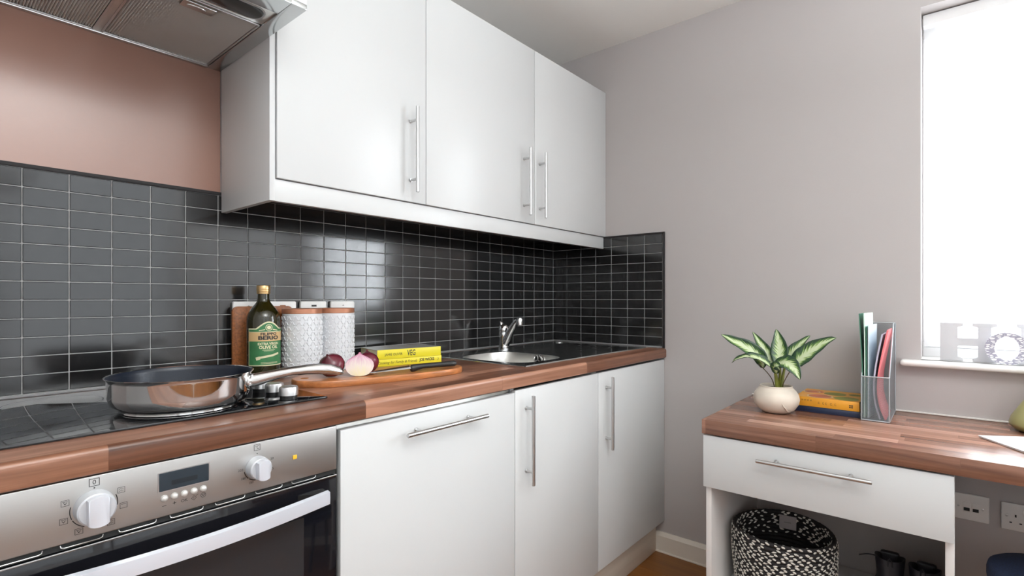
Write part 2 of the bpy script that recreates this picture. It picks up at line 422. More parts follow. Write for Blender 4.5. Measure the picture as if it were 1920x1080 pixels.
def text_bm(bm, s, size, fn, depth=0.0003, sx=1.0, bold=0.0, align='CENTER', spacing=1.0, shear=0.0):
    """lettering as flat geometry; fn(a, b) -> 3-D point of the text plane; the faces lie on that surface"""
    c = bpy.data.curves.new('t', 'FONT'); c.body = s; c.size = size; c.align_x = align; c.align_y = 'CENTER'
    c.resolution_u = 3; c.offset = bold; c.space_character = spacing; c.shear = shear
    o = bpy.data.objects.new('t', c); COL.objects.link(o)
    dg = bpy.context.evaluated_depsgraph_get()
    me = bpy.data.meshes.new_from_object(o.evaluated_get(dg))
    vs = [bm.verts.new(fn(v.co.x * sx, v.co.y)) for v in me.vertices]
    for p in me.polygons:
        try: bm.faces.new([vs[i] for i in p.vertices])
        except ValueError: pass
    bpy.data.objects.remove(o); bpy.data.curves.remove(c); bpy.data.meshes.remove(me)

def strip(bm, pts, w, fn, closed=False):
    """a thin drawn line of width w on a surface"""
    P = [Vector(p) for p in pts] + ([Vector(pts[0])] if closed else [])
    pts = [P[0]]
    for a, b in zip(P[:-1], P[1:]):
        m = max(1, int((b - a).length / 0.0035)); pts += [a.lerp(b, (k + 1) / m) for k in range(m)]
    n = len(pts); closed = False
    for i in range(n if closed else n - 1):
        a = Vector(pts[i]); b = Vector(pts[(i + 1) % n]); d = (b - a)
        if d.length == 0: continue
        d.normalize(); q = Vector((-d.y, d.x)) * w / 2; d = d * min(w / 2, 0.0005)
        bm.faces.new([bm.verts.new(fn(*p)) for p in (a - d - q, b + d - q, b + d + q, a - d + q)])

def bar_handle(parent, p0, p1, out, standoff, r=0.0058, inset=0.042):
    """straight bar on two posts"""
    p0, p1, out = Vector(p0), Vector(p1), Vector(out)
    d = (p1 - p0).normalized(); bm = BM()
    e = 0.0012
    tube(bm, [p0, p0 + d * e, p1 - d * e, p1], [r - e, r, r, r - e], 16)
    for q in (p0 + d * inset, p1 - d * inset):
        tube(bm, [q - out * 0.002, q - out * (standoff - 0.004), q - out * (standoff - 0.004), q - out * standoff], [0.0044, 0.0044, 0.0062, 0.0062], 12)
    return part('handle', bm, M['satin'], parent, label='brushed metal bar handle')

# ================================================================== the room
CEIL = 2.4595
XL, YF = -3.3, -2.9
bm = BM(); box(bm, XL - 0.2, 0.25, YF - 0.2, 0.2, -0.12, -0.012)
floor = struct('floor', bm, M['floor'])
# floor planks run along y; each plank its own board
pl = None
pw, plen = 0.19, 1.25
for i in range(17):
    x0 = -0.005 - (i + 1) * pw
    off = (i % 3) * 0.42
    y = 0.0 + off
    while y > YF:
        y1 = y - plen
        a, b_ = min(y, 0.0), max(y1, YF)
        if a - b_ > 0.05:
            full = abs((a - b_) - plen) < 1e-4
            if full and pl is not None:
                me = pl
            else:
                t = BM(); box(t, 0.0004, pw - 0.0004, -(a - b_) + 0.0004, -0.0004, -0.012, 0.0, 0.0012, 1)
                bmesh.ops.recalc_face_normals(t, faces=t.faces)
                me = bpy.data.meshes.new('plank'); t.to_mesh(me); t.free(); me.materials.append(M['floor'])
                if full: pl = me
            o = bpy.data.objects.new('plank', me); COL.objects.link(o); o.parent = floor; o.location = (x0, a, 0)
        y = y1

bm = BM(); box(bm, XL - 0.2, 0.25, YF - 0.2, 0.2, CEIL, CEIL + 0.12); struct('ceiling', bm, M['ceiling'])
bm = BM(); box(bm, XL - 0.2, 0.25, 0.0, 0.2, -0.12, CEIL); wall_back = struct('wall_back', bm, M['wall'])
bm = BM(); box(bm, XL - 0.2, XL, YF, 0.0, -0.12, CEIL); struct('wall_left', bm, M['wall_white'])
WY0, WY1, WZ0, WZ1 = -1.581, -2.78, 0.950, 2.212
bm = BM()
box(bm, 0, 0.25, YF, WY1, -0.12, CEIL); box(bm, 0, 0.25, WY0, 0, -0.12, CEIL)
box(bm, 0, 0.25, WY1, WY0, -0.12, WZ0); box(bm, 0, 0.25, WY1, WY0, WZ1, CEIL)
wall_right = struct('wall_right', bm, M['wall'])
FX0, FX1, FZ0, FZ1 = -3.15, -0.88, 0.70, 2.36
bm = BM()
box(bm, XL - 0.2, FX0, YF - 0.2, YF, -0.12, CEIL); box(bm, FX1, 0.25, YF - 0.2, YF, -0.12, CEIL)
box(bm, FX0, FX1, YF - 0.2, YF, -0.12, FZ0); box(bm, FX0, FX1, YF - 0.2, YF, FZ1, CEIL)
struct('wall_front', bm, M['wall_white'])

# pink gloss paint between the tiles and the cooker hood
bm = BM(); box(bm, -2.36, -1.7025, -0.004, 0.0, 1.500, 1.90); part('painted_panel', bm, M['pink'], wall_back, smooth=False, label='glossy pink painted panel')

# tiles on the back wall
TP, TR, Z0, K0 = 0.0847, 0.0441, 0.963, -0.0152
NROW = 12
ZT = Z0 + NROW * TR
G = 0.0022                      # joint width
def tile_mesh(w, h, axis):
    t = BM()
    if axis == 'x': box(t, -w / 2, w / 2, -0.0065, 0.0, -h / 2, h / 2, 0.0011, 1)
    else: box(t, -0.0065, 0.0, -w / 2, w / 2, -h / 2, h / 2, 0.0011, 1)
    bmesh.ops.recalc_face_normals(t, faces=t.faces)
    me = bpy.data.meshes.new('tile'); t.to_mesh(me); t.free(); me.materials.append(M['tile']); return me
bm = BM(); box(bm, -2.36, 0.0, -0.0046, 0.0, 0.956, ZT); part('grout', bm, M['grout'], wall_back, smooth=False)
tm = tile_mesh(TP - G, TR - G, 'x')
for k in range(1, 26):
    for r in range(NROW):
        o = bpy.data.objects.new('tile', tm); COL.objects.link(o); o.parent = wall_back
        o.location = (K0 - (k + 0.5) * TP, -0.0002 + random.uniform(-0.0003, 0.0003), Z0 + (r + 0.5) * TR)
        o.rotation_euler = (random.gauss(0, 0.003), 0, random.gauss(0, 0.003))
bm = BM()
for r in range(NROW):
    z = Z0 + r * TR
    box(bm, K0 - TP + G / 2, K0 - G / 2, -0.0065, 0, z + G / 2, z + TR - G / 2, 0.0011, 1)
    box(bm, K0 + G / 2, -0.0075, -0.0065, 0, z + G / 2, z + TR - G / 2, 0.0011, 1)
    box(bm, K0 - 27 * TP + G / 2, K0 - 26 * TP - G / 2, -0.0065, 0, z + G / 2, z + TR - G / 2, 0.0011, 1)
part('tile_column', bm, M['tile'], wall_back, kind='stuff', smooth=False)
bm = BM(); box(bm, -2.36, -0.0065, -0.009, 0.0, ZT, ZT + 0.010, 0.002); part('tile_trim', bm, M['black_trim'], wall_back, label='black plastic tile edge strip')
bm = BM(); box(bm, -2.36, 0, -0.011, 0.0, 0.9555, 0.9625, 0.002); part('sealant', bm, M['sealant'], wall_back)
# tiles on the right wall
PRW = 0.0898
YE = -7 * PRW
bm = BM(); box(bm, -0.0046, 0.0, YE, 0.0, 0.956, ZT); part('grout', bm, M['grout'], wall_right, smooth=False)
tm2 = tile_mesh(PRW - G, TR - G, 'y')
for k in range(7):
    for r in range(NROW):
        o = bpy.data.objects.new('tile', tm2); COL.objects.link(o); o.parent = wall_right
        o.location = (-0.0002 + random.uniform(-0.0003, 0.0003), -(k + 0.5) * PRW - (0.003 if k == 0 else 0), Z0 + (r + 0.5) * TR)
        o.rotation_euler = (0, random.gauss(0, 0.003), random.gauss(0, 0.003))
bm = BM(); box(bm, -0.010, 0.0, YE - 0.011, -0.008, ZT, ZT + 0.010, 0.002); box(bm, -0.010, 0.0, YE - 0.012, YE - 0.002, 0.956, ZT + 0.010, 0.002)
part('tile_trim', bm, M['black_trim'], wall_right, label='black plastic tile edge strip')
bm = BM(); box(bm, -0.011, 0.0, YE, -0.008, 0.9555, 0.9625, 0.002); part('sealant', bm, M['sealant'], wall_right)

# skirting
bm = BM()
prism(bm, [(0, 0), (-0.016, 0), (-0.016, 0.076), (-0.006, 0.092), (0, 0.092)], lambda a, b, d: (a, d, b), -0.598, YF, 0)
struct('baseboard_right', bm, M['skirting'])
bm = BM(); tube(bm, [(-0.016, -0.598, 0.003), (-0.016, YF, 0.003)], 0.005, 8); struct('trim_1', bm, M['skirting'], smooth=True)

# window in the right wall
bm = BM()
FR = [(WY1, WZ0), (WY0, WZ0), (WY0, WZ1), (WY1, WZ1)]
def frame_y(bm, x0, x1, y0, y1, z0, z1, t):
    box(bm, x0, x1, y0, y1, z0, z0 + t, 0.003); box(bm, x0, x1, y0, y1, z1 - t, z1, 0.003)
    box(bm, x0, x1, y0, y0 - t, z0 + t, z1 - t, 0.003); box(bm, x0, x1, y1 + t, y1, z0 + t, z1 - t, 0.003)
frame_y(bm, 0.15, 0.21, WY0, WY1, 0.972, WZ1, 0.055)
win = struct('window_1', bm, M['frame'])
bm = BM(); frame_y(bm, 0.16, 0.20, WY0 - 0.055, (WY0 + WY1) / 2 + 0.004, 1.027, WZ1 - 0.055, 0.045); frame_y(bm, 0.16, 0.20, (WY0 + WY1) / 2 - 0.004, WY1 + 0.055, 1.027, WZ1 - 0.055, 0.045)
part('casement', bm, M['frame'], win)
for ya, yb in ((WY0 - 0.1, (WY0 + WY1) / 2 + 0.049), ((WY0 + WY1) / 2 - 0.049, WY1 + 0.1)):
    bm = BM(); box(bm, 0.178, 0.184, ya, yb, 1.072, WZ1 - 0.10); part('pane', bm, M['glass'], win, smooth=False)
bm = BM()
box(bm, 0.0, 0.15, WY1, WY0, 0.951, 0.972)
prism(bm, [(0.02, 0.951), (-0.040, 0.951), (-0.047, 0.9535), (-0.050, 0.958), (-0.0505, 0.9625), (-0.048, 0.9675), (-0.043, 0.971), (-0.036, 0.972), (0.02, 0.972)], lambda a, b, d: (a, d, b), -1.535, -2.83)
for k in (0,):
    rings = []
    for i in range(7):
        a = PI / 2 * i / 6; q = 0.010 * (1 - math.cos(a)); y = -1.535 + 0.011 * math.sin(a)
        rings.append([(-0.0005 if p[0] > 0 else p[0] + q * 0.9, y, 0.9615 + (p[1] - 0.9615) * (1 - (1 - math.cos(a)) * 0.55)) for p in [(0.02, 0.951), (-0.040, 0.951), (-0.047, 0.9535), (-0.050, 0.958), (-0.0505, 0.9625), (-0.048, 0.9675), (-0.043, 0.971), (-0.036, 0.972), (0.02, 0.972)]])
    loft(bm, rings)
part('window_sill', bm, M['sill'], win, angle=50)
# window behind the camera, the room's other source of daylight
bm = BM()
def frame_x(bm, y0, y1, x0, x1, z0, z1, t):
    box(bm, x0, x1, y0, y1, z0, z0 + t, 0.003); box(bm, x0, x1, y0, y1, z1 - t, z1, 0.003)
    box(bm, x0, x0 + t, y0, y1, z0 + t, z1 - t, 0.003); box(bm, x1 - t, x1, y0, y1, z0 + t, z1 - t, 0.003)
frame_x(bm, YF - 0.14, YF - 0.08, FX0, FX1, FZ0, FZ1, 0.06); box(bm, (FX0 + FX1) / 2 - 0.04, (FX0 + FX1) / 2 + 0.04, YF - 0.14, YF - 0.08, FZ0 + 0.06, FZ1 - 0.06, 0.003)
win2 = struct('window_2', bm, M['frame'])
for a, b_ in ((FX0 + 0.06, (FX0 + FX1) / 2 - 0.04), ((FX0 + FX1) / 2 + 0.04, FX1 - 0.06)):
    bm = BM(); box(bm, a, b_, YF - 0.113, YF - 0.107, FZ0 + 0.06, FZ1 - 0.06); part('pane', bm, M['glass'], win2, smooth=False)

# vertical blind
vb = thing('vertical_blind', 'white sheer vertical blind hanging in the bright window', 'blind', (0.085, (WY0 + WY1) / 2, 1.012))
bm = BM(); box(bm, 0.065, 0.105, WY1 + 0.004, WY0 - 0.004, WZ1 - 0.042, WZ1 - 0.004, 0.002); part('headrail', bm, M['frame'], vb)
ns = 14; sw = (WY0 - WY1 - 0.02) / ns
for i in range(ns):
    yc = WY0 - 0.01 - (i + 0.5) * sw
    bm = BM(); rings = []
    for z in (1.012, WZ1 - 0.044):
        rr = []
        for s in range(9):
            t = s / 8 - 0.5; rr.append((0.085 + 0.004 - 0.016 * t * t * 1.0 + 0.006 * t, yc + t * (sw + 0.006), z))
        for s in range(8, -1, -1):
            t = s / 8 - 0.5; rr.append((0.0854 + 0.004 - 0.016 * t * t * 1.0 + 0.006 * t, yc + t * (sw + 0.006), z))
        rings.append(rr)
    loft(bm, rings); part('slat', bm, M['blind'], vb)
bm = BM(); tube(bm, [(0.080, WY1 + 0.012, 1.0135), (0.080, WY0 - 0.012, 1.0135)], 0.0011, 6); part('bottom_chain', bm, M['chain'], vb)

# added fill lamp, out of view: washes the ceiling, which lights the room
UX, UY = -1.97, -2.25
t = thing('added_fill_lamp', 'white uplighter added as unseen fill light behind the viewpoint', 'fill lamp', (UX, UY, 0))
bm = BM(); lathe(bm, [(0.14, 0.0005), (0.145, 0.006), (0.14, 0.018), (0.03, 0.028), (0.013, 0.034)], UX, UY, 40); part('base', bm, M['frame'], t)
bm = BM(); tube(bm, [(UX, UY, 0.030), (UX, UY, 1.79)], 0.011, 16); part('pole', bm, M['frame'], t)
bm = BM(); lathe(bm, [(0.02, 1.775), (0.06, 1.785), (0.12, 1.815), (0.165, 1.865), (0.172, 1.885), (0.168, 1.886), (0.158, 1.866), (0.115, 1.822), (0.02, 1.795)], UX, UY, 48); part('bowl', bm, M['frame'], t)
ul = bpy.data.lights.new('bounce_fill_light', 'AREA'); ul.shape = 'DISK'; ul.size = 0.27; ul.energy = 80; ul.color = (0.93, 0.97, 1.0)
uo = bpy.data.objects.new('bounce_fill_light', ul); uo.location = (UX, UY, 1.868); uo.rotation_euler = (PI, 0, 0); COL.objects.link(uo)

# ================================================================== kitchen run
YD, YW = -0.637, -0.646
ZW, ZB = 0.955, 0.913
# worktop, one continuous board with a cut-out for the sink bowl
bm = BM()
XW0 = -2.92
prof = [(-0.52, ZB), (YW + 0.004, ZB), (YW + 0.001, ZB + 0.002), (YW, ZB + 0.006)] + [(YW + 0.011 - 0.011 * math.cos(a), ZW - 0.011 + 0.011 * math.sin(a)) for a in [PI / 2 * i / 6 for i in range(7)]] + [(-0.52, ZW)]
prism(bm, prof, lambda a, b, d: (d, a, b), XW0, -0.0005)
box(bm, XW0, -0.925, -0.52, -0.0005, ZB, ZW); box(bm, -0.59, -0.0005, -0.52, -0.0005, ZB, ZW); box(bm, -0.925, -0.59, -0.135, -0.0005, ZB, ZW)
solo('worktop', bm, M['worktop'], 'long walnut butcher-block kitchen worktop under the black tiles', 'worktop')

# plinth
bm = BM(); box(bm, XW0, -0.0165, -0.602, -0.586, 0.0, 0.143, 0.001); solo('plinth', bm, M['plinth'], 'cream kickboard along the floor under the base cabinets', 'kickboard')

def carcass(x0, x1, y0, y1, z0, z1, t=0.016, top=False):
    bm = BM()
    box(bm, x0, x0 + t, y0, y1, z0, z1); box(bm, x1 - t, x1, y0, y1, z0, z1); box(bm, x0 + t, x1 - t, y0, y1, z0, z0 + t); box(bm, x0 + t, x1 - t, y1 - 0.006, y1, z0 + t, z1)
    if top: box(bm, x0 + t, x1 - t, y0, y1 - 0.006, z1 - t, z1)
    return bm
# base cabinets
for x0, x1, hx, lab in ((-1.0952, -0.6, -1.041, 'white base cabinet beside the integrated dishwasher, under the sink bowl'), (-0.6, -0.001, -0.543, 'white base cabinet in the corner by the taupe wall, under the drainer')):
    t = thing('base_cabinet', lab, 'cabinet', ((x0 + x1) / 2, -0.30, 0.143), group='white base cabinets')
    part('body', carcass(x0 + 0.001, x1 - 0.001, YD + 0.020, -0.02, 0.146, 0.905), M['white'], t, smooth=False)
    bm = BM(); box(bm, x0 + 0.0012, x1 - 0.0012, YD, YD + 0.018, 0.1463, 0.903, 0.0012); d = part('door', bm, M['white'], t)
    bar_handle(d, (hx, YD - 0.030, 0.603), (hx, YD - 0.030, 0.884), (0, -1, 0), 0.030)
# dishwasher
t = thing('dishwasher', 'integrated dishwasher with plain white front and horizontal bar handle', 'dishwasher', (-1.4, -0.30, 0.143))
bm = BM(); box(bm, -1.694, -1.098, YD + 0.024, -0.03, 0.146, 0.905, 0.002); part('body', bm, M['steel'], t)
bm = BM(); box(bm, -1.6925, -1.0972, YD, YD + 0.018, 0.1463, 0.897, 0.0012); d = part('door', bm, M['white'], t)
bar_handle(d, (-1.532, YD - 0.030, 0.858), (-1.249, YD - 0.030, 0.858), (0, -1, 0), 0.030, inset=0.050)

# wall cabinets
YU = -0.325
ZU0, ZU1 = 1.501, 2.232
for x0, x1, hx, lab in ((-1.686, -1.1838, -1.249, 'white wall cabinet nearest the cooker hood, one tall plain door'),
                        (-1.1838, -0.5927, -0.664, 'white wall cabinet in the middle of the row of three'),
                        (-0.5927, -0.001, -0.559, 'white wall cabinet against the taupe wall, right of the row')):
    t = thing('wall_cabinet', lab, 'cabinet', ((x0 + x1) / 2, -0.15, ZU0), group='white wall cabinets')
    part('body', carcass(x0 + 0.0008, x1 - 0.0008, YU + 0.020, -0.0105, ZU0 + 0.012, ZU1 - 0.002, top=True), M['white'], t, smooth=False)
    bm = BM(); box(bm, x0 + 0.0012, x1 - 0.0012, YU, YU + 0.018, ZU0, ZU1, 0.0015); d = part('door', bm, M['white'], t)
    bar_handle(d, (hx, YU - 0.035, 1.527), (hx, YU - 0.035, 1.803), (0, -1, 0), 0.035, r=0.0055, inset=0.043)
bm = BM(); box(bm, -1.702, -1.687, -0.320, -0.0105, 1.441, ZU1, 0.0008); solo('end_panel', bm, M['white'], 'tall plain end panel on the side of the wall cabinets by the hood', 'panel')
bm = BM(); box(bm, -1.6865, -0.009, -0.316, -0.298, 1.441, ZU0 - 0.002, 0.001); solo('pelmet', bm, M['white'], 'long white pelmet strip under the wall cabinet doors', 'pelmet')

# ------------------------------------------------------------------ cooker hood
HX0, HX1, HZ = -2.302, -1.7025, 1.86
t = thing('cooker_hood', 'stainless steel cooker hood with two mesh filters above the hob', 'cooker hood', (-2.0, -0.25, HZ))
bm = BM()
box(bm, HX1 - 0.037, HX1, -0.511, -0.0045, HZ, HZ + 0.012, 0.001)          # right border
box(bm, HX0, HX0 + 0.037, -0.511, -0.0045, HZ, HZ + 0.012, 0.001)
box(bm, HX0 + 0.037, HX1 - 0.037, -0.511, -0.443, HZ, HZ + 0.012, 0.001)  # front border
part('underside_frame', bm, M['hood_steel'], t)
bm = BM(); box(bm, HX0, HX1, -0.511, -0.500, HZ + 0.0122, HZ + 0.060, 0.002); box(bm, HX0, HX1, -0.511, -0.30, HZ + 0.060, HZ + 0.068, 0.001); part('front_lip', bm, M['frame'], t)
bm = BM(); box(bm, HX0, HX1, -0.30, -0.0045, HZ + 0.014, 2.23, 0.002); part('housing', bm, M['white'], t)
bm = BM(); box(bm, HX0 + 0.037, HX1 - 0.037, -0.443, -0.356, HZ + 0.004, HZ + 0.010, 0.001); lp = part('lamp_panel', bm, M['steel'], t)
bm = BM(); xc = (-1.757 - 1.99) / 2
prism(bm, [(a + xc, b - 0.400) for a, b in rrect(0.233, 0.058, 0.024)], lambda a, b, d: (a, b, d), HZ + 0.0020, HZ + 0.006, 0.0008); part('lamp_lens', bm, M['dark_lens'], lp, label='dark lamp cover')
bm = BM()
o1, o2 = rrect(0.241, 0.066, 0.028), rrect(0.233, 0.058, 0.024)
loft(bm, [[(a + xc, b - 0.400, HZ + 0.0036) for a, b in o1], [(a + xc, b - 0.400, HZ + 0.0022) for a, b in o1], [(a + xc, b - 0.400, HZ + 0.0022) for a, b in o2], [(a + xc, b - 0.400, HZ + 0.0036) for a, b in o2]], True, False, False)
part('lens_rim', bm, M['satin'], lp)
for x0, x1 in ((-1.988, -1.742), (-2.250, -2.003)):
    bm = BM(); n = 46; y0, y1 = -0.352, -0.020
    pa = []
    for i in range(n * 2 + 1):
        pa.append((x0 + (x1 - x0) * i / (2 * n), HZ + 0.0028 + (0.0050 if i % 2 else 0)))
    A = [bm.verts.new((a, y0, z)) for a, z in pa]; B = [bm.verts.new((a, y1, z)) for a, z in pa]
    for i in range(2 * n): bm.faces.new((A[i], A[i + 1], B[i + 1], B[i]))
    f = part('filter', bm, M['filter'], t, smooth=False)
    bm = BM()
    box(bm, x0, x1, y0 - 0.003, y0 + 0.001, HZ + 0.001, HZ + 0.007, 0.0006); box(bm, x0, x1, y1 - 0.001, y1 + 0.004, HZ + 0.001, HZ + 0.007, 0.0006)
    box(bm, x0 - 0.001, x0 + 0.004, y0, y1, HZ + 0.001, HZ + 0.007, 0.0006); box(bm, x1 - 0.004, x1 + 0.001, y0, y1, HZ + 0.001, HZ + 0.007, 0.0006)
    part('filter_frame', bm, M['satin'], f)
    lx = (-1.87 if x0 > -1.99 else -2.13)
    bm = BM(); box(bm, lx - 0.034, lx + 0.034, -0.344, -0.312, HZ - 0.001, HZ + 0.005, 0.001); l = part('latch', bm, M['steel'], f)
    bm = BM(); prism(bm, [(a + lx - 0.004, b - 0.328) for a, b in superell(0.020, 0.007, 2.2, 24)], lambda a, b, d: (a, b, d), HZ - 0.003, HZ - 0.0005, 0.001); part('latch_grip', bm, M['satin'], l)
bm = BM(); box(bm, -2.003, -1.988, -0.356, -0.018, HZ + 0.002, HZ + 0.007, 0.001); part('divider', bm, M['steel'], t)
bm = BM(); box(bm, HX0 + 0.037, HX1 - 0.037, -0.0165, -0.0045, HZ - 0.002, HZ + 0.012, 0.003); part('rear_channel', bm, M['satin'], t)
bm = BM(); box(bm, HX0 + 0.002, HX1 - 0.002, -0.443, -0.0046, HZ + 0.0125, HZ + 0.0138); part('inner_tray', bm, M['dark'], t, smooth=False)

# ------------------------------------------------------------------ oven
t = thing('built_in_oven', 'built-in oven with steel control panel and curved silver door handle', 'oven', (-2.0, -0.33, 0.143))
OY = -0.640
OX0, OX1 = -2.298, -1.7035
bm = BM(); box(bm, OX0 + 0.004, OX1 - 0.002, -0.615, -0.03, 0.2, 0.911, 0.002); part('body', bm, M['dark'], t)
bm = BM(); box(bm, OX0, OX1, OY, -0.616, 0.8165, 0.911, 0.0022, 3); cp = part('control_panel', bm, M['steel_panel'], t)
PF = lambda a, b: (a, OY - 0.0004, b)
def panel_prism(outline, d0, d1, bev=0.0): 
    bm = BM(); prism(bm, outline, lambda a, b, d: (a, OY - d, b), d0, d1, bev); return bm
bm = panel_prism([(a - 1.9965, b + 0.8755) for a, b in rrect(0.080, 0.034, 0.001, 2)], -0.001, 0.0006); part('display_bezel', bm, M['satin'], cp)
bm = panel_prism([(a - 1.9965, b + 0.8755) for a, b in rrect(0.0765, 0.0305, 0.001, 2)], 0.0, 0.0010); ds = part('display', bm, M['lcd'], cp, label='dark unlit display')
bm = panel_prism([(a - 1.9965, b + 0.8715) for a, b in rrect(0.040, 0.008, 0.001, 2)], 0.0011, 0.0012); part('segments', bm, M['lcd2'], ds)
for bx_ in (-2.027, -2.012, -1.997, -1.982, -1.967):
    bm = BM(); q = [(0.0058, 0.0), (0.0058, 0.0012), (0.0050, 0.0030), (0.0032, 0.0046), (0.0012, 0.0052)]
    loft(bm, [[(bx_ + r * math.cos(a), OY - h, 0.8475 + r * math.sin(a)) for a in [2 * PI * k / 20 for k in range(20)]] for r, h in q]); part('button', bm, M['button'], cp)
# the two dials
for kx, kz, R0 in ((-2.121, 0.8625, 0.0262), (-1.873, 0.8625, 0.0215)):
    bm = BM(); n = 40
    q = [(R0 * 1.0, 0.0), (R0 * 1.0, 0.004), (R0 * 0.985, 0.006), (R0 * 0.94, 0.019), (R0 * 0.86, 0.021)]
    loft(bm, [[(kx + r * math.cos(2 * PI * k / n), OY - h, kz + r * math.sin(2 * PI * k / n)) for k in range(n)] for r, h in q])
    kb = part('knob', bm, M['knob_silver'], cp, label='round silver dial')
    bm = BM(); w = R0 * 0.50; h0 = R0 * 0.87
    hw = w; ol = []
    a0 = math.acos(hw / h0)
    for i in range(11):
        a = a0 + (PI - 2 * a0) * i / 10; ol.append((kx + h0 * math.cos(a), kz + h0 * math.sin(a)))
    for i in range(11):
        a = PI + a0 + (PI - 2 * a0) * i / 10; ol.append((kx + h0 * math.cos(a), kz + h0 * math.sin(a)))
    prism(bm, ol, lambda a, b, d: (a, OY - d, b), 0.018, 0.034, 0.0015); part('grip', bm, M['handle_silver'], kb)
# marks on the panel
bm = BM()
def pbox(cx, cz, s, w=0.0008): strip(bm, [(cx - s, cz - s * 0.9), (cx + s, cz - s * 0.9), (cx + s, cz + s * 0.9), (cx - s, cz + s * 0.9)], w, PF, True)
pbox(-2.121, 0.9005, 0.0062, 0.0009); text_bm(bm, '0', 0.010, lambda a, b: PF(-2.121 + a, 0.9005 + b))
def disc(cx, cz, r): bm.faces.new([bm.verts.new(PF(cx + r * math.cos(2 * PI * k / 12), cz + r * math.sin(2 * PI * k / 12))) for k in range(12)])
disc(-2.121, 0.8918, 0.0011); disc(-1.873, 0.8885, 0.0009)
ic = [(27, 1), (-14, 2), (-57, 3), (-119, 4), (-162, 5), (155, 6)]
for ang, kind in ic:
    a = math.radians(ang); cx, cz = -2.121 + 0.0385 * math.cos(a), 0.8625 + 0.0365 * math.sin(a)
    pbox(cx, cz, 0.0047, 0.0006)
    if kind in (1, 3):
        for q in (-0.0015, 0.0015): strip(bm, [(cx - 0.0028, cz + q - 0.0005), (cx - 0.001, cz + q + 0.0006), (cx + 0.001, cz + q - 0.0006), (cx + 0.0028, cz + q + 0.0005)], 0.0005, PF)
    elif kind == 2: strip(bm, [(cx - 0.003, cz + 0.002), (cx + 0.003, cz + 0.002)], 0.0006, PF)
    else:
        strip(bm, [(cx - 0.003, cz + 0.0024), (cx - 0.001, cz + 0.0018), (cx + 0.001, cz + 0.0024), (cx + 0.003, cz + 0.0018)], 0.0006, PF)
        strip(bm, [(cx - 0.0018, cz + 0.0006), (cx, cz - 0.0022), (cx + 0.0018, cz + 0.0006)], 0.0007, PF)
def arc(cx, cz, r, a0, a1, w): strip(bm, [(cx + r * math.cos(math.radians(a0 + (a1 - a0) * i / 10)), cz + r * math.sin(math.radians(a0 + (a1 - a0) * i / 10))) for i in range(11)], w, PF)
for a0, a1 in ((22, -10), (-17, -55), (202, 166), (208, 245)): arc(-2.121, 0.8625, 0.0295, a0, a1, 0.0012)
strip(bm, [(-1.8785, 0.895), (-1.8675, 0.895), (-1.8675, 0.906), (-1.8785, 0.906)], 0.0007, PF, True); text_bm(bm, '\u00b0C', 0.0085, lambda a, b: PF(-1.873 + a, 0.9005 + b), sx=0.8)
for s, ang in (('50', 20), ('75', -20), ('100', -57), ('150', -112), ('180', -147), ('220', 178)):
    a = math.radians(ang); text_bm(bm, s, 0.0062, lambda u, v, a=a: PF(-1.873 + 0.0305 * math.cos(a) + u, 0.8625 + 0.0290 * math.sin(a) + v))
for a0, a1 in ((190, 225), (232, 262)): arc(-1.873, 0.8625, 0.0238, a0, a1, 0.0014)
text_bm(bm, '\u2013', 0.012, lambda a, b: PF(-2.027 + a, 0.8355 + b)); text_bm(bm, '+', 0.011, lambda a, b: PF(-2.012 + a, 0.8352 + b)); text_bm(bm, 'OK', 0.0072, lambda a, b: PF(-1.997 + a, 0.8355 + b))
strip(bm, [(-1.986, 0.8355), (-1.982, 0.8395), (-1.978, 0.8355), (-1.982, 0.8315)], 0.0006, PF, True); strip(bm, [(-1.982, 0.834), (-1.982, 0.837)], 0.0006, PF); strip(bm, [(-1.979, 0.8385), (-1.975, 0.8405)], 0.0006, PF)
arc(-1.967, 0.8365, 0.0042, 0, 360, 0.0006); strip(bm, [(-1.9695, 0.838), (-1.967, 0.8345), (-1.9645, 0.838)], 0.0006, PF, True)
part('printed_marks', bm, M['print'], cp, smooth=False, kind='stuff')
bm = panel_prism([(a - 1.798, b + 0.8645) for a, b in rrect(0.0085, 0.0085, 0.001, 2)], 0.0, 0.0014, 0.0004); part('indicator_light', bm, M['yellow_lamp'], cp, label='small amber indicator lamp')
# air slots under the panel
bm = BM(); box(bm, OX0, OX1, OY + 0.006, -0.617, 0.806, 0.8164); part('vent_rail', bm, M['dark'], t, smooth=False)
for i in range(8):
    x0 = -1.752 - i * 0.0715; x1 = x0 - 0.052
    bm = BM(); tube(bm, [(x0, OY + 0.001, 0.8155), (x0 - 0.001, OY + 0.0005, 0.8120), (x0 - 0.005, OY + 0.0005, 0.8105), (x1 + 0.005, OY + 0.0005, 0.8105), (x1 + 0.001, OY + 0.0005, 0.8120), (x1, OY + 0.001, 0.8155)], 0.0008, 6)
    part('vent_slot', bm, M['satin'], t)
bm = BM(); box(bm, OX0, OX1, OY + 0.001, -0.618, 0.225, 0.8045, 0.002); dr = part('door', bm, M['oven_glass'], t, label='black glass oven door')
bm = BM(); box(bm, OX0 + 0.075, OX1 - 0.075, OY - 0.0004, OY + 0.0006, 0.30, 0.735, 0.0002, 1); part('door_window', bm, M['oven_inner'], dr)
bm = BM(); box(bm, OX0, OX1, OY - 0.0005, OY + 0.002, 0.8025, 0.8055, 0.0006); part('door_edge', bm, M['satin'], dr)
bm = BM(); rings = []
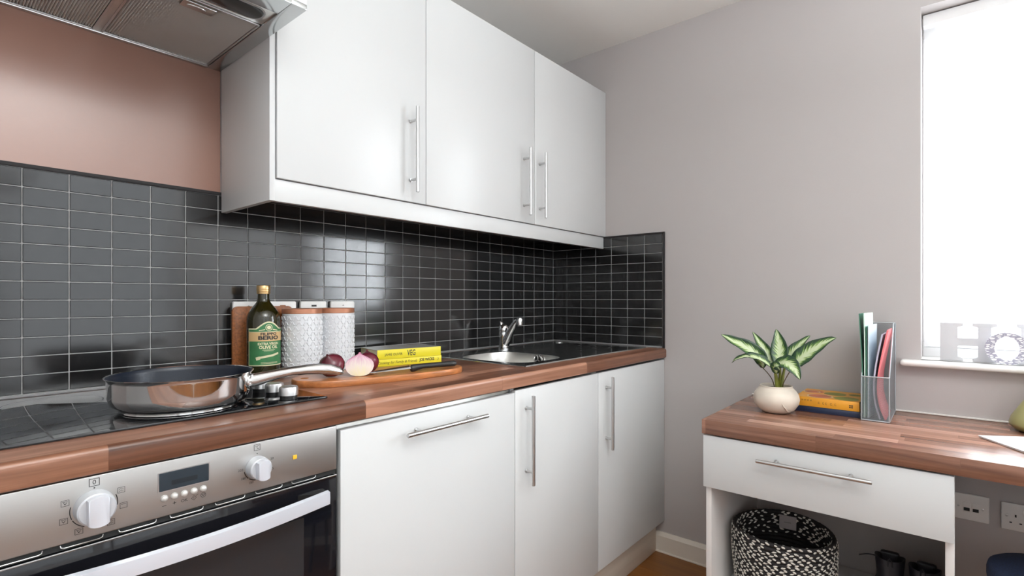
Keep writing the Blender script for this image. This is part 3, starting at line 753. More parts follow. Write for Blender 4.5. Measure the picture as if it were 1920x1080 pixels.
for i in range(33):
    s = i / 32; x = -2.266 + (2.266 - 1.736) * s; q = math.sin(PI * s)
    y = -0.664 - 0.030 * q; z = 0.770
    w, h = 0.0045, 0.0145
    rings.append([(x, y + w, z - h), (x, y - w, z - h + 0.002), (x, y - w - 0.0006, z), (x, y - w, z + h - 0.002), (x, y + w, z + h)])
loft(bm, rings); hd = part('handle', bm, M['handle_silver'], dr, label='bowed silver bar handle')
for sx_ in (1, -1):
    xe = -1.736 if sx_ == 1 else -2.266
    bm = BM(); loft(bm, [[(xe - sx_ * 0.0, OY + 0.001, 0.757), (xe - sx_ * 0.0, OY + 0.001, 0.783), (xe - sx_ * 0.055, OY + 0.001, 0.783), (xe - sx_ * 0.055, OY + 0.001, 0.757)], [(xe - sx_ * 0.002, -0.661, 0.757), (xe - sx_ * 0.002, -0.661, 0.783), (xe - sx_ * 0.020, -0.664, 0.783), (xe - sx_ * 0.020, -0.664, 0.757)]])
    part('handle_end', bm, M['black_plastic'], dr)

# ------------------------------------------------------------------ hob
t = thing('ceramic_hob', 'black ceramic glass hob set into the worktop under the frying pan', 'hob', (-1.965, -0.30, ZW))
HB = ZW + 0.005
KNOBS = ((-1.747, -0.512), (-1.747, -0.443), (-1.747, -0.374), (-1.747, -0.305))
bm = BM(); prism(bm, [(a - 1.965, b - 0.300) for a, b in rrect(0.584, 0.508, 0.006, 4)], lambda a, b, d: (a, b, d), ZW + 0.0002, HB, 0.0012); part('glass', bm, M['black_glass'], t)
for kx, ky in KNOBS:
    bm = BM(); lathe(bm, [(0.0185, HB), (0.0190, HB + 0.007), (0.0190, HB + 0.009)], kx, ky, 32); kb = part('knob', bm, M['black_plastic'], t)
    bm = BM(); lathe(bm, [(0.0204, HB + 0.0088), (0.0204, HB + 0.0240), (0.0190, HB + 0.0275), (0.0165, HB + 0.0285), (0.004, HB + 0.0280)], kx, ky, 32); part('knob_cap', bm, M['knob_satin'], kb, label='brushed metal knob cap')
for cx, cy, r in ((-2.10, -0.17, 0.085), (-1.90, -0.15, 0.07)):
    bm = BM(); loft(bm, [[(cx + q * math.cos(2 * PI * k / 48), cy + q * math.sin(2 * PI * k / 48), HB + 0.0002) for k in range(48)] for q in (r, r - 0.0015)], True, False, False); part('zone_ring', bm, M['lcd'], t)

# ------------------------------------------------------------------ frying pan
PX, PY = -1.932, -0.427
t = thing('frying_pan', 'polished steel frying pan with dark blue nonstick inside, on the hob', 'frying pan', (PX, PY, HB))
b0 = HB + 0.0008
bm = BM(); lathe(bm, [(0.1050, b0), (0.1065, b0 + 0.0010), (0.1065, b0 + 0.0035), (0.1050, b0 + 0.0045), (0.1080, b0 + 0.0055), (0.1165, b0 + 0.0095), (0.1240, b0 + 0.0180), (0.1275, b0 + 0.0310), (0.1285, b0 + 0.0620), (0.1300, b0 + 0.0665), (0.1325, b0 + 0.0690), (0.1330, b0 + 0.0700), (0.1322, b0 + 0.0706), (0.1300, b0 + 0.0695)], PX, PY, 72, True, False)
part('body', bm, M['mirror_steel'], t, angle=50)
bm = BM(); lathe(bm, [(0.1302, b0 + 0.0696), (0.1275, b0 + 0.0660), (0.1262, b0 + 0.0600), (0.1250, b0 + 0.0310), (0.1215, b0 + 0.0200), (0.1130, b0 + 0.0120), (0.1000, b0 + 0.0095), (0.02, b0 + 0.0092)], PX, PY, 72, False, True)
part('nonstick_lining', bm, M['nonstick'], t, label='dark blue nonstick inside')
hv = Vector((0.259, -0.181, 0)).normalized(); hs = Vector((-hv.y, hv.x, 0))
bm = BM(); rings = []
hp = [(0.1275, 0.049, 0.012, 0.0145), (0.142, 0.051, 0.012, 0.0145), (0.160, 0.0555, 0.0115, 0.0130), (0.185, 0.0615, 0.012, 0.0112), (0.215, 0.0668, 0.013, 0.0100), (0.245, 0.0695, 0.0135, 0.0108), (0.268, 0.0700, 0.014, 0.0120), (0.295, 0.0675, 0.0135, 0.0116), (0.314, 0.0630, 0.0115, 0.0085), (0.321, 0.0605, 0.0060, 0.0045)]
for d, h, w, th in hp:
    c = Vector((PX, PY, HB + h)) + hv * d
    rr = []
    for k in range(16):
        a = 2 * PI * k / 16; sq = 1.0
        rr.append(c + hs * (w * math.copysign(abs(math.cos(a)) ** 0.8, math.cos(a))) + Vector((0, 0, th * math.copysign(abs(math.sin(a)) ** 0.8, math.sin(a)))))
    rings.append(rr)
loft(bm, rings); hd = part('handle', bm, M['mirror_steel'], t, label='polished steel curved handle', angle=60)
bm = BM(); c0 = Vector((PX, PY, HB + 0.048)) + hv * 0.1270
rings = []
for dd, k in ((0.0, 1.0), (0.004, 1.0), (0.0065, 0.85)):
    rings.append([c0 + hv * dd + hs * (a * k) + Vector((0, 0, b * k)) for a, b in superell(0.020, 0.016, 2.5, 24)])
loft(bm, rings); part('mount_plate', bm, M['mirror_steel'], hd)

# ------------------------------------------------------------------ switch plates behind the canisters
for i, (x0, x1, lab) in enumerate(((-1.672, -1.582, 'white switch plate on the tiles, leftmost of four, behind the oil bottle'),
                                   (-1.566, -1.476, 'white switch plate on the tiles, second of four, above the cork board'),
                                   (-1.460, -1.368, 'white switch plate on the tiles, third of four, above the front canister'),
                                   (-1.350, -1.258, 'white switch plate on the tiles, rightmost of four, above the rear canister'))):
    t = thing('wall_switch', lab, 'switch', ((x0 + x1) / 2, -0.007, 1.088), group='switch plates along the tiles')
    bm = BM(); prism(bm, [(a + (x0 + x1) / 2, b + 1.1335) for a, b in rrect(x1 - x0, 0.090, 0.005, 3)], lambda a, b, d: (a, -d, b), 0.0068, 0.0190, 0.002); p = part('plate', bm, M['plate'], t)
    xc = (x0 + x1) / 2
    bm = BM(); box(bm, xc - 0.011, xc + 0.011, -0.0215, -0.0185, 1.118, 1.146, 0.0015); part('rocker', bm, M['plate'], t)
    bm = BM()
    if i in (1, 2): box(bm, xc - 0.009, xc + 0.009, -0.0196, -0.0188, 1.1605, 1.1665)
    else: box(bm, xc - 0.0035, xc + 0.0035, -0.0196, -0.0188, 1.1630, 1.1645); box(bm, xc - 0.0005, xc + 0.0005, -0.0196, -0.0188, 1.1650, 1.1670)
    part('printed_mark', bm, M['print'] if i != 1 else M['cork'], t, smooth=False)

# ------------------------------------------------------------------ cork board
t = BM()
wl, hh = 0.186, 0.208
cx0 = -1.586
prism(t, [(a + cx0, b + hh / 2) for a, b in rrect(wl, hh, 0.016, 5)], lambda a, b, d: (a, -0.0225 - d - 0.012 * (hh - b), ZW + 0.0005 + b), 0.0, 0.008, 0.0015)
solo('cork_board', t, M['cork'], 'brown cork board with rounded corners leaning behind the oil bottle', 'board')

# ------------------------------------------------------------------ oil bottle
BX, BY = -1.616, -0.094
t = thing('oil_bottle', 'dark olive oil bottle with green label and gold cap', 'bottle', (BX, BY, ZW))
BR = 0.0462
prof = [(0.040, 0.0), (0.0445, 0.004), (BR, 0.010), (BR, 0.168), (0.0452, 0.178), (0.0415, 0.190), (0.0340, 0.202), (0.0255, 0.2125), (0.0190, 0.2215), (0.0162, 0.2300), (0.0155, 0.2440), (0.0160, 0.2520)]
bm = BM(); lathe(bm, [(r, ZW + 0.0005 + z) for r, z in prof], BX, BY, 48); part('glass', bm, M['bottle'], t, angle=60)
bm = BM(); lathe(bm, [(r * 1.07, z) for r, z in [(0.0172, ZW + 0.246), (0.0176, ZW + 0.248), (0.0176, ZW + 0.2515), (0.0168, ZW + 0.2525), (0.0178, ZW + 0.2535), (0.0178, ZW + 0.2580), (0.0170, ZW + 0.2588), (0.0178, ZW + 0.2596), (0.0178, ZW + 0.2690), (0.0168, ZW + 0.2710)]], BX, BY, 40); part('cap', bm, M['gold'], t, label='gold screw cap')
# direction from the bottle to the viewer, label centre turned a little to the right
va = math.atan2(VIEW.y - BY, VIEW.x - BX)
la = va + math.radians(18)
def on_bottle(a, b, lift=0.0006):
    """a: arc length to the right as seen, b: height above the base"""
    th = la + a / BR
    return (BX + (BR + lift) * math.cos(th), BY + (BR + lift) * math.sin(th), ZW + b)
def label_patch(name, x0, x1, topf, botf, mat, lift, parent, n=40):
    bm = BM(); R = []
    for i in range(n + 1):
        x = x0 + (x1 - x0) * i / n
        z0, z1 = botf(x), topf(x)
        R.append([bm.verts.new(on_bottle(x, z0 + (z1 - z0) * j / 6, lift)) for j in range(7)])
    for a, b in zip(R[:-1], R[1:]):
        for j in range(6): bm.faces.new((a[j], b[j], b[j + 1], a[j + 1]))
    return part(name, bm, mat, parent)
def crest(x, base, amp, w): return base + amp * max(0.0, math.cos(min(1.0, abs(x) / w) * PI / 2)) ** 1.2
lw = 0.060
lb = label_patch('label', -lw, lw, lambda x: crest(x, 0.1455, 0.020, 0.036), lambda x: 0.036, M['lab_cream'], 0.0005, t)
label_patch('label_field', -lw + 0.003, lw - 0.003, lambda x: crest(x, 0.1425, 0.019, 0.033), lambda x: 0.039, M['lab_green'], 0.0008, lb)
label_patch('label_band', -lw + 0.001, lw - 0.001, lambda x: 0.1340, lambda x: 0.1080, M['lab_gold'], 0.0011, lb)
label_patch('label_rule', -lw + 0.001, lw - 0.001, lambda x: 0.1360, lambda x: 0.1345, M['lab_cream'], 0.0011, lb)
bm = BM()
for r0, r1 in ((0.0095, 0.0078), (0.0055, 0.0)):
    ring = [[bm.verts.new(on_bottle(r * math.cos(2 * PI * k / 24), 0.1478 + r * math.sin(2 * PI * k / 24), 0.0012)) for k in range(24)] for r in (r0, max(r1, 0.0005))]
    for k in range(24): bm.faces.new((ring[0][k], ring[0][(k + 1) % 24], ring[1][(k + 1) % 24], ring[1][k]))
for sgn in (1, -1): strip(bm, [(sgn * 0.011, 0.142), (sgn * 0.018, 0.1405), (sgn * 0.026, 0.1390)], 0.0022, lambda a, b: on_bottle(a, b, 0.0012))
part('crest', bm, M['lab_cream'], lb)
bm = BM(); text_bm(bm, 'FILIPPO', 0.0105, lambda a, b: on_bottle(a, 0.1285 + b, 0.0015), sx=1.30, bold=0.0004); text_bm(bm, 'BERIO', 0.0145, lambda a, b: on_bottle(a, 0.1172 + b, 0.0015), sx=1.45, bold=0.0007)
part('lettering', bm, M['print'], lb, smooth=False)
bm = BM(); text_bm(bm, 'EXTRA VIRGIN', 0.0100, lambda a, b: on_bottle(a, 0.1000 + b, 0.0013), sx=0.90, bold=0.0003); text_bm(bm, 'OLIVE OIL', 0.0120, lambda a, b: on_bottle(a, 0.0900 + b, 0.0013), sx=0.98, bold=0.0004)
strip(bm, [(-0.017, 0.0825), (0.017, 0.0825)], 0.0011, lambda a, b: on_bottle(a, b, 0.0013)); strip(bm, [(-0.013, 0.0795), (0.013, 0.0795)], 0.0009, lambda a, b: on_bottle(a, b, 0.0013))
for q in (0.047, 0.050): strip(bm, [(-0.026 + q * 0.1, q - 0.004), (0.026, q - 0.004)], 0.0010, lambda a, b: on_bottle(a, b, 0.0013))
strip(bm, [(-0.028, 0.060), (-0.010, 0.063), (0.010, 0.066), (0.030, 0.071)], 0.0060, lambda a, b: on_bottle(a, b, 0.0013)); strip(bm, [(-0.034, 0.057), (-0.024, 0.060)], 0.0090, lambda a, b: on_bottle(a, b, 0.0013))
part('lettering', bm, M['lab_cream'], lb, smooth=False)

# ------------------------------------------------------------------ canisters
def canister(x, y, lab):
    t = thing('canister', lab, 'canister', (x, y, ZW), group='white embossed canisters')
    R = 0.0585; H = 0.185
    bm = BM(); lathe(bm, [(R - 0.002, ZW + 0.0005), (R, ZW + 0.003), (R, ZW + H)], x, y, 56); bd = part('body', bm, M['canister'], t)
    # raised diamond lattice: each little bar stands proud of the tin
    bm = BM(); na, nr = 17, 11
    ca = 2 * PI / na; ch = (H - 0.012) / nr
    for i in range(na):
        for j in range(nr):
            for s in (1, -1):
                a0 = (i + (0.5 if j % 2 else 0)) * ca; z0 = ZW + 0.006 + j * ch
                A = (a0 + s * ca * 0.10, z0 + ch * 0.10); B = (a0 + s * ca * 0.44, z0 + ch * 0.90)
                dx, dz = (B[0] - A[0]) * R, B[1] - A[1]; L_ = math.hypot(dx, dz); nx, nz = -dz / L_ * 0.0024, dx / L_ * 0.0024
                def P_(a, z, l): return (x + (R + l) * math.cos(a), y + (R + l) * math.sin(a), z)
                q = [(A[0] - nx / R, A[1] - nz), (B[0] - nx / R, B[1] - nz), (B[0] + nx / R, B[1] + nz), (A[0] + nx / R, A[1] + nz)]
                lo = [bm.verts.new(P_(a, z, -0.0004)) for a, z in q]
                ma, mz = (A[0] + B[0]) / 2, (A[1] + B[1]) / 2
                hi = [bm.verts.new(P_(ma + (a - ma) * 0.7, mz + (z - mz) * 0.72, 0.0021)) for a, z in q]
                bm.faces.new(hi)
                for k in range(4): bm.faces.new((lo[k], lo[(k + 1) % 4], hi[(k + 1) % 4], hi[k]))
    part('embossing', bm, M['canister'], bd, kind='stuff')
    bm = BM(); lathe(bm, [(R - 0.001, ZW + H), (R + 0.0012, ZW + H + 0.0008), (R + 0.0012, ZW + H + 0.0150), (R - 0.001, ZW + H + 0.0165), (R - 0.006, ZW + H + 0.0168)], x, y, 56); part('lid', bm, M['copper'], t, label='copper-coloured lid')
canister(-1.497, -0.098, 'white diamond-embossed canister with copper lid, between oil bottle and its twin')
canister(-1.377, -0.092, 'white diamond-embossed canister with copper lid, directly behind the red onions')

# ------------------------------------------------------------------ chopping board, knife, onions, cookbooks
BT = ZW + 0.018
CBX, CBY, CBA = -1.398, -0.385, math.radians(-11)
t = thing('chopping_board', 'oval acacia chopping board under the onions and the knife', 'chopping board', (CBX, CBY, ZW), CBA)
ol = []
for a, b in superell(0.255, 0.098, 3.0, 64):
    if a < -0.15: b *= 1 - 0.9 * ((-0.15 - a) / 0.105) ** 2 * 0.30
    ol.append((a, b))
bm = BM()
rings = []
for s, z in ((0.985, 0.0005), (1.0, 0.004), (1.0, 0.013), (0.992, 0.0165), (0.978, 0.018)):
    rings.append([(a * (1 - (1 - s) * 0.4), b * s, z) for a, b in ol])
# the hanging hole at the left end goes right through: keep the top and bottom as rings round it
hc, hr = (-0.222, 0.008), 0.011
R_ = loft(bm, rings, True, False, False)
def cap_with_hole(ring, z):
    n = len(ring); hv_ = [bm.verts.new((hc[0] + hr * math.cos(2 * PI * k / n), hc[1] + hr * math.sin(2 * PI * k / n), z)) for k in range(n)]
    for k in range(n): bm.faces.new((ring[k], ring[(k + 1) % n], hv_[(k + 1) % n], hv_[k]))
    return hv_
h0 = cap_with_hole(R_[0], 0.0005); h1 = cap_with_hole(R_[-1], 0.018)
for k in range(len(h0)): bm.faces.new((h0[k], h0[(k + 1) % len(h0)], h1[(k + 1) % len(h0)], h1[k]))
part('board', bm, M['board'], t, local=True)

# knife
ka = Vector((-1.352, -0.452, BT + 0.0125)); kb_ = Vector((-1.210, -0.494, BT + 0.0155))
kd = (kb_ - ka).normalized(); ks = Vector((-kd.y, kd.x, 0)).normalized(); ku = kd.cross(ks) * -1
if ku.z < 0: ku = -ku
t = thing('kitchen_knife', 'kitchen knife with black handle lying on the chopping board', 'knife', (ka.x, ka.y, BT))
bm = BM(); rings = []
for s, w, h, dz in ((0.0, 0.006, 0.0055, -0.003), (0.02, 0.0085, 0.0105, -0.0035), (0.06, 0.0088, 0.0110, -0.0032), (0.16, 0.0082, 0.0092, -0.0010), (0.26, 0.0080, 0.0078, 0.0002), (0.60, 0.0084, 0.0080, 0), (0.85, 0.0088, 0.0088, -0.0004), (0.96, 0.0086, 0.0090, -0.0006), (1.0, 0.006, 0.0065, -0.0006)):
    c = ka + (kb_ - ka) * s + ku * dz
    rings.append([c + ks * (w * math.cos(2 * PI * k / 16)) + ku * (h * math.sin(2 * PI * k / 16)) for k in range(16)])
loft(bm, rings); part('handle', bm, M['black_plastic'], t, label='black plastic handle', angle=60)
bm = BM(); tip = ka - kd * 0.155
rings = []
for s, lo, hi in ((0.0, -0.008, 0.008), (0.3, -0.0075, 0.007), (0.7, -0.006, 0.003), (0.92, -0.003, -0.0002), (1.0, -0.0010, -0.0006)):
    c = ka - kd * (0.155 * s); c = Vector((c.x, c.y, BT + 0.0095 * (1 - s) + 0.0042 + 0.002 * s))
    # blade lies tipped on its side
    sd = (ks * 0.82 + Vector((0, 0, 0.45))).normalized(); nn = kd.cross(sd).normalized() * 0.0008
    rings.append([c + sd * lo, c + sd * (lo + hi) / 2 + nn, c + sd * hi, c + sd * (lo + hi) / 2 - nn])
loft(bm, rings); part('blade', bm, M['mirror_steel'], t, label='steel blade')

def onion_profile(R, H):
    """whole bulb, radius R, body height H with a dry neck"""
    return [(0.10 * R, 0.0), (0.30 * R, 0.01 * H), (0.62 * R, 0.08 * H), (0.88 * R, 0.24 * H), (1.0 * R, 0.44 * H), (0.97 * R, 0.60 * H), (0.82 * R, 0.75 * H), (0.55 * R, 0.87 * H), (0.30 * R, 0.95 * H), (0.14 * R, 1.01 * H), (0.07 * R, 1.06 * H), (0.08 * R, 1.10 * H)]
def onion_whole(loc, R, H, tilt, az, lab):
    t = thing('red_onion', lab, 'onion', loc, group='red onions on the board')
    rot = Matrix.Rotation(az, 4, 'Z') @ Matrix.Rotation(tilt, 4, 'Y')
    bm = BM(); lathe(bm, onion_profile(R, H), 0, 0, 28)
    for v in bm.verts:
        a = math.atan2(v.co.y, v.co.x); k = 1 + 0.012 * math.sin(9 * a) + 0.01 * math.sin(5 * a + 1); v.co.x *= k; v.co.y *= k
    bm.transform(rot); zmin = min(v.co.z for v in bm.verts); bm.transform(Matrix.Translation((0, 0, -zmin + 0.0005)))
    part('bulb', bm, M['onion_skin'], t, local=True, angle=60)
    bm = BM()
    for k in range(9):
        a = 2 * PI * k / 9 + random.uniform(-.2, .2); tube(bm, [(0.04 * R * math.cos(a), 0.04 * R * math.sin(a), 0.002), (0.14 * R * math.cos(a), 0.14 * R * math.sin(a), -0.003), (0.22 * R * math.cos(a), 0.22 * R * math.sin(a), -0.006)], [0.0006, 0.0005, 0.0002], 5)
    bm.transform(rot); bm.transform(Matrix.Translation((0, 0, -zmin + 0.0005))); part('roots', bm, M['paper'], t, local=True)
def onion_half(loc, R, H, face_az, lab, back=0.0, red=False):
    """half bulb standing on its base, cut face towards face_az"""
    t = thing('red_onion', lab, 'onion', loc, face_az - PI / 2 * 0, group='red onions on the board')
    pr = onion_profile(R, H)
    n = 24; bm = BM(); rings = []
    for r, z in pr: rings.append([(r * math.cos(PI / 2 + PI * k / n), r * math.sin(PI / 2 + PI * k / n), z + 0.0006) for k in range(n + 1)])
    loft(bm, rings, False); part('bulb', bm, M['onion_skin'], t, local=True, angle=60)
    bm = BM(); uvl = bm.loops.layers.uv.new('UVMap'); m_ = 16; grid = []
    for r, z in pr:
        grid.append([bm.verts.new((0.0012 * math.cos((s / m_ * 2 - 1) * 1.3), r * (s / m_ * 2 - 1), z + 0.0006)) for s in range(m_ + 1)])
    for i in range(len(pr) - 1):
        for s in range(m_):
            f = bm.faces.new((grid[i][s], grid[i][s + 1], grid[i + 1][s + 1], grid[i + 1][s]))
            for lp, (ii, ss) in zip(f.loops, ((i, s), (i, s + 1), (i + 1, s + 1), (i + 1, s))):
                q = abs(ss / m_ * 2 - 1); lp[uvl].uv = (0.5 + 0.5 * (ss / m_ * 2 - 1), min(1.0, 0.82 * (pr[ii][1] / H) ** 1.25 + 0.30 * q ** 4))
    part('cut_face', bm, M['onion_flesh'], t, local=True, label='pale cut face with purple edge')
fa = math.atan2(VIEW.y + 0.42, VIEW.x + 1.50)
onion_half((-1.500, -0.418, BT), 0.0385, 0.060, fa + 0.12, 'halved red onion with its pale cut face showing')
onion_whole((-1.452, -0.385, BT), 0.0335, 0.060, math.radians(24), math.radians(60), 'whole dark red onion tucked behind the cut half')
onion_whole((-1.541, -0.362, BT), 0.0345, 0.062, math.radians(-38), math.radians(30), 'dark red onion partly hidden behind the pan handle')

def book(name, loc, rotz, L_, D_, T, mats, lab, cat='book', group=None, covers=0.0025):
    """lying book: spine along local x at y=0 facing -y, pages towards +y"""
    t = thing(name, lab, cat, loc, rotz, group=group)
    bm = BM(); box(bm, 0.003, L_ - 0.003, 0.004, D_ - 0.004, covers, T - covers, 0.0); part('pages', bm, M['paper'], t, local=True, smooth=False)
    bm = BM(); box(bm, 0, L_, 0.002, D_, 0.0003, covers, 0.0005, 1); part('back_cover', bm, mats[2], t, local=True)
    bm = BM(); box(bm, 0, L_, 0.002, D_, T - covers, T, 0.0005, 1); part('front_cover', bm, mats[1], t, local=True)
    bm = BM(); box(bm, 0, L_, 0, 0.003, 0.0003, T, 0.001, 2); part('spine', bm, mats[0], t, local=True)
    return t
b1 = book('cookbook', (-1.311, -0.172, ZW), math.radians(-12.0), 0.286, 0.150, 0.0245, (M['yellow'], M['yellow'], M['yellow']), 'thin yellow cookbook at the bottom of the pair by the sink', group='yellow cookbooks')
bm = BM(); text_bm(bm, 'Cooking for Family & Friends', 0.0125, lambda a, b: (0.112 + a, -0.0004, 0.0125 + b), sx=1.0, shear=0.35); part('lettering', bm, M['print'], b1, local=True, smooth=False)
bm = BM(); text_bm(bm, 'JOE WICKS', 0.0140, lambda a, b: (0.226 + a, -0.0004, 0.0138 + b), sx=0.85, bold=0.0004); strip(bm, [(0.268, 0.010), (0.272, 0.010), (0.274, 0.015), (0.270, 0.017)], 0.0009, lambda a, b: (a, -0.0004, b)); part('lettering', bm, M['print'], b1, local=True, smooth=False)
b2 = book('cookbook', (-1.275, -0.181, ZW + 0.0247), math.radians(-11.0), 0.248, 0.150, 0.0325, (M['yellow'], M['book_grey'], M['yellow']), 'thicker yellow cookbook on top of the pair, grey glossy cover', group='yellow cookbooks')
bm = BM(); text_bm(bm, 'JAMIE OLIVER', 0.0120, lambda a, b: (0.060 + a, -0.0004, 0.0150 + b), sx=0.92); text_bm(bm, 'VEG', 0.0285, lambda a, b: (0.128 + a, -0.0004, 0.0162 + b), sx=0.62, bold=0.0004); part('lettering', bm, M['print'], b2, local=True, smooth=False)

# ------------------------------------------------------------------ sink
t = thing('sink', 'stainless steel inset sink with drainer in the corner worktop', 'sink', (-0.48, -0.30, ZW))
SZ = ZW + 0.0035
SX0, SX1, SY0, SY1 = -0.945, -0.030, -0.560, -0.040
BCX, BCY, BAX, BAY = -0.757, -0.335, 0.152, 0.172
bm = BM(); n = 64
hole = [(BCX + a, BCY + b) for a, b in superell(BAX, BAY, 3.6, n)]
orr = []
for k in range(n):
    a = math.atan2(hole[k][1] - BCY, hole[k][0] - BCX); c, s = math.cos(a), math.sin(a)
    # project on a rectangle round the bowl
    rx0, rx1, ry0, ry1 = SX0 + 0.004, -0.555, SY0 + 0.004, SY1 - 0.004
    tt = min((rx1 - BCX) / c if c > 1e-6 else 9, (rx0 - BCX) / c if c < -1e-6 else 9, (ry1 - BCY) / s if s > 1e-6 else 9, (ry0 - BCY) / s if s < -1e-6 else 9)
    orr.append((BCX + tt * c, BCY + tt * s))
loft(bm, [[(a, b, SZ) for a, b in orr], [(BCX + (a - BCX) * 1.04, BCY + (b - BCY) * 1.04, SZ) for a, b in hole], [(a, b, SZ - 0.002) for a, b in hole]], True, False, False)
for cx, cy in ((rx0, ry0), (rx0, ry1), (rx1, ry0), (rx1, ry1)):
    k = min(range(n), key=lambda i: abs(orr[i][0] - cx) + abs(orr[i][1] - cy))
    i0 = k; 
    a, b = orr[k]
    near = sorted(range(n), key=lambda i: (orr[i][0] - cx) ** 2 + (orr[i][1] - cy) ** 2)[:2]
    try: bm.faces.new([bm.verts.new(p) for p in ((cx, cy, SZ), (*orr[near[0]], SZ), (*orr[near[1]], SZ))])
    except Exception: pass
# drainer with pressed grooves
gy = [-0.447 + 0.0573 * i for i in range(6)]
xs = [-0.555, -0.528, -0.520, -0.10, -0.085, SX1 - 0.004]
def gz(x, y):
    d = min(abs(y - g) for g in gy); h = max(0.0, 1 - d / 0.012)
    f = 0 if (x < -0.527 or x > -0.086) else 1
    return SZ + (0.0028 * h * h * (3 - 2 * h) if f else 0)
ys = [ry0 + (ry1 - ry0) * i / 120 for i in range(121)]
Gd = [[bm.verts.new((x, y, gz(x, y))) for y in ys] for x in xs]
for a, b in zip(Gd[:-1], Gd[1:]):
    for j in range(120): bm.faces.new((a[j], a[j + 1], b[j + 1], b[j]))
# rolled rim
oR = [(SX0, SY0), (SX1, SY0), (SX1, SY1), (SX0, SY1)]
def inset(d): return [(SX0 + d, SY0 + d), (SX1 - d, SY0 + d), (SX1 - d, SY1 - d), (SX0 + d, SY1 - d)]
loft(bm, [[(a, b, z) for a, b in inset(d)] for d, z in ((0, ZW + 0.0002), (0.0005, ZW + 0.002), (0.0018, SZ + 0.0006), (0.0035, SZ + 0.0004), (0.0042, SZ - 0.0002))], True, False, False)
part('drainer', bm, M['hood_steel'], t, angle=30)
bm = BM(); rings = []
for s, z in ((1.0, SZ - 0.0015), (0.985, SZ - 0.008), (0.965, SZ - 0.06), (0.94, SZ - 0.11), (0.88, SZ - 0.138), (0.75, SZ - 0.150), (0.3, SZ - 0.153), (0.12, SZ - 0.154)):
    rings.append([(BCX + (a - BCX) * s, BCY + (b - BCY) * s, z) for a, b in hole])
loft(bm, rings, True, False, True); part('bowl', bm, M['steel'], t, label='brushed steel bowl', angle=60)
ox, oy, oz = BCX + BAX * 0.955, -0.361, 0.9355
bm = BM(); 
for r0, r1 in ((0.021, 0.0165),):
    loft(bm, [[(ox - dx, oy + r * math.cos(2 * PI * k / 24), oz + r * math.sin(2 * PI * k / 24)) for k in range(24)] for r, dx in ((r0, 0.002), (r0, 0.006), (r1, 0.007), (r1, 0.002))], True, False, False)
for a in (PI / 2, PI * 7 / 6, PI * 11 / 6): tube(bm, [(ox - 0.005, oy, oz), (ox - 0.005, oy + 0.016 * math.cos(a), oz + 0.016 * math.sin(a))], 0.0030, 6)
ov = part('overflow', bm, M['chrome'], t)
bm = BM(); loft(bm, [[(ox - 0.003, oy + 0.0155 * math.cos(2 * PI * k / 24), oz + 0.0155 * math.sin(2 * PI * k / 24)) for k in range(24)], [(ox - 0.0025, oy + 0.0155 * math.cos(2 * PI * k / 24), oz + 0.0155 * math.sin(2 * PI * k / 24)) for k in range(24)]]); part('overflow_hole', bm, M['dark'], ov)
bm = BM(); lathe(bm, [(0.040, SZ - 0.1530), (0.040, SZ - 0.1505), (0.034, SZ - 0.1500), (0.030, SZ - 0.1520), (0.005, SZ - 0.1525)], BCX, BCY, 32); part('waste', bm, M['chrome'], t)
bm = BM(); lathe(bm, [(0.019, SZ), (0.019, SZ + 0.003), (0.016, SZ + 0.0045), (0.004, SZ + 0.005)], -0.085, -0.095, 28); part('hole_cover', bm, M['satin'], t)

# tap
TX, TY = -0.545, -0.112
t = thing('mixer_tap', 'chrome single-lever mixer tap with raised spout behind the sink bowl', 'tap', (TX, TY, SZ))
bm = BM(); lathe(bm, [(0.027, SZ + 0.0005), (0.027, SZ + 0.006), (0.0235, SZ + 0.009), (0.0225, SZ + 0.020), (0.0230, SZ + 0.050), (0.0240, SZ + 0.074), (0.0235, SZ + 0.077)], TX, TY, 36); part('body', bm, M['chrome'], t)
bm = BM(); lathe(bm, [(0.0225, SZ + 0.0775), (0.0240, SZ + 0.080), (0.0235, SZ + 0.095), (0.0190, SZ + 0.107), (0.0110, SZ + 0.114), (0.0030, SZ + 0.116)], TX, TY, 36); lv = part('lever_base', bm, M['chrome'], t)
bm = BM(); rings = []
for s, w, h in ((0.0, 0.0135, 0.0095), (0.35, 0.0125, 0.0080), (0.75, 0.0105, 0.0060), (0.95, 0.0085, 0.0045), (1.0, 0.0050, 0.0022)):
    c = Vector((TX - 0.002, TY + 0.001, SZ + 0.098)) + Vector((-0.004, 0.012, 0.030)) * s
    rings.append([c + Vector((w * math.cos(2 * PI * k / 16), h * math.sin(2 * PI * k / 16), 0)) for k in range(16)])
loft(bm, rings); part('lever', bm, M['chrome'], lv, angle=60)
bm = BM(); rings = []
sdir = Vector((-0.012, -0.098, 0))
for s, z, w, h in ((0.10, 0.030, 0.0185, 0.019), (0.25, 0.052, 0.0185, 0.0165), (0.45, 0.081, 0.0175, 0.0150), (0.65, 0.106, 0.0165, 0.0140), (0.82, 0.124, 0.0155, 0.0125), (0.93, 0.131, 0.0145, 0.0115), (1.0, 0.132, 0.0120, 0.0100)):
    c = Vector((TX, TY, SZ + z)) + sdir * s
    dn = Vector((0, 0.70, 0.714)) if s < 0.8 else Vector((0, 0.3, 0.95))
    rings.append([c + Vector((w * math.copysign(abs(math.cos(2 * PI * k / 20)) ** 0.6, math.cos(2 * PI * k / 20)), 0, 0)) + dn * (h * math.copysign(abs(math.sin(2 * PI * k / 20)) ** 0.6, math.sin(2 * PI * k / 20))) for k in range(20)])
loft(bm, rings); part('spout', bm, M['chrome'], t, angle=45)
bm = BM(); nx_, ny_ = TX + sdir.x, TY + sdir.y - 0.004; nz_ = SZ + 0.131
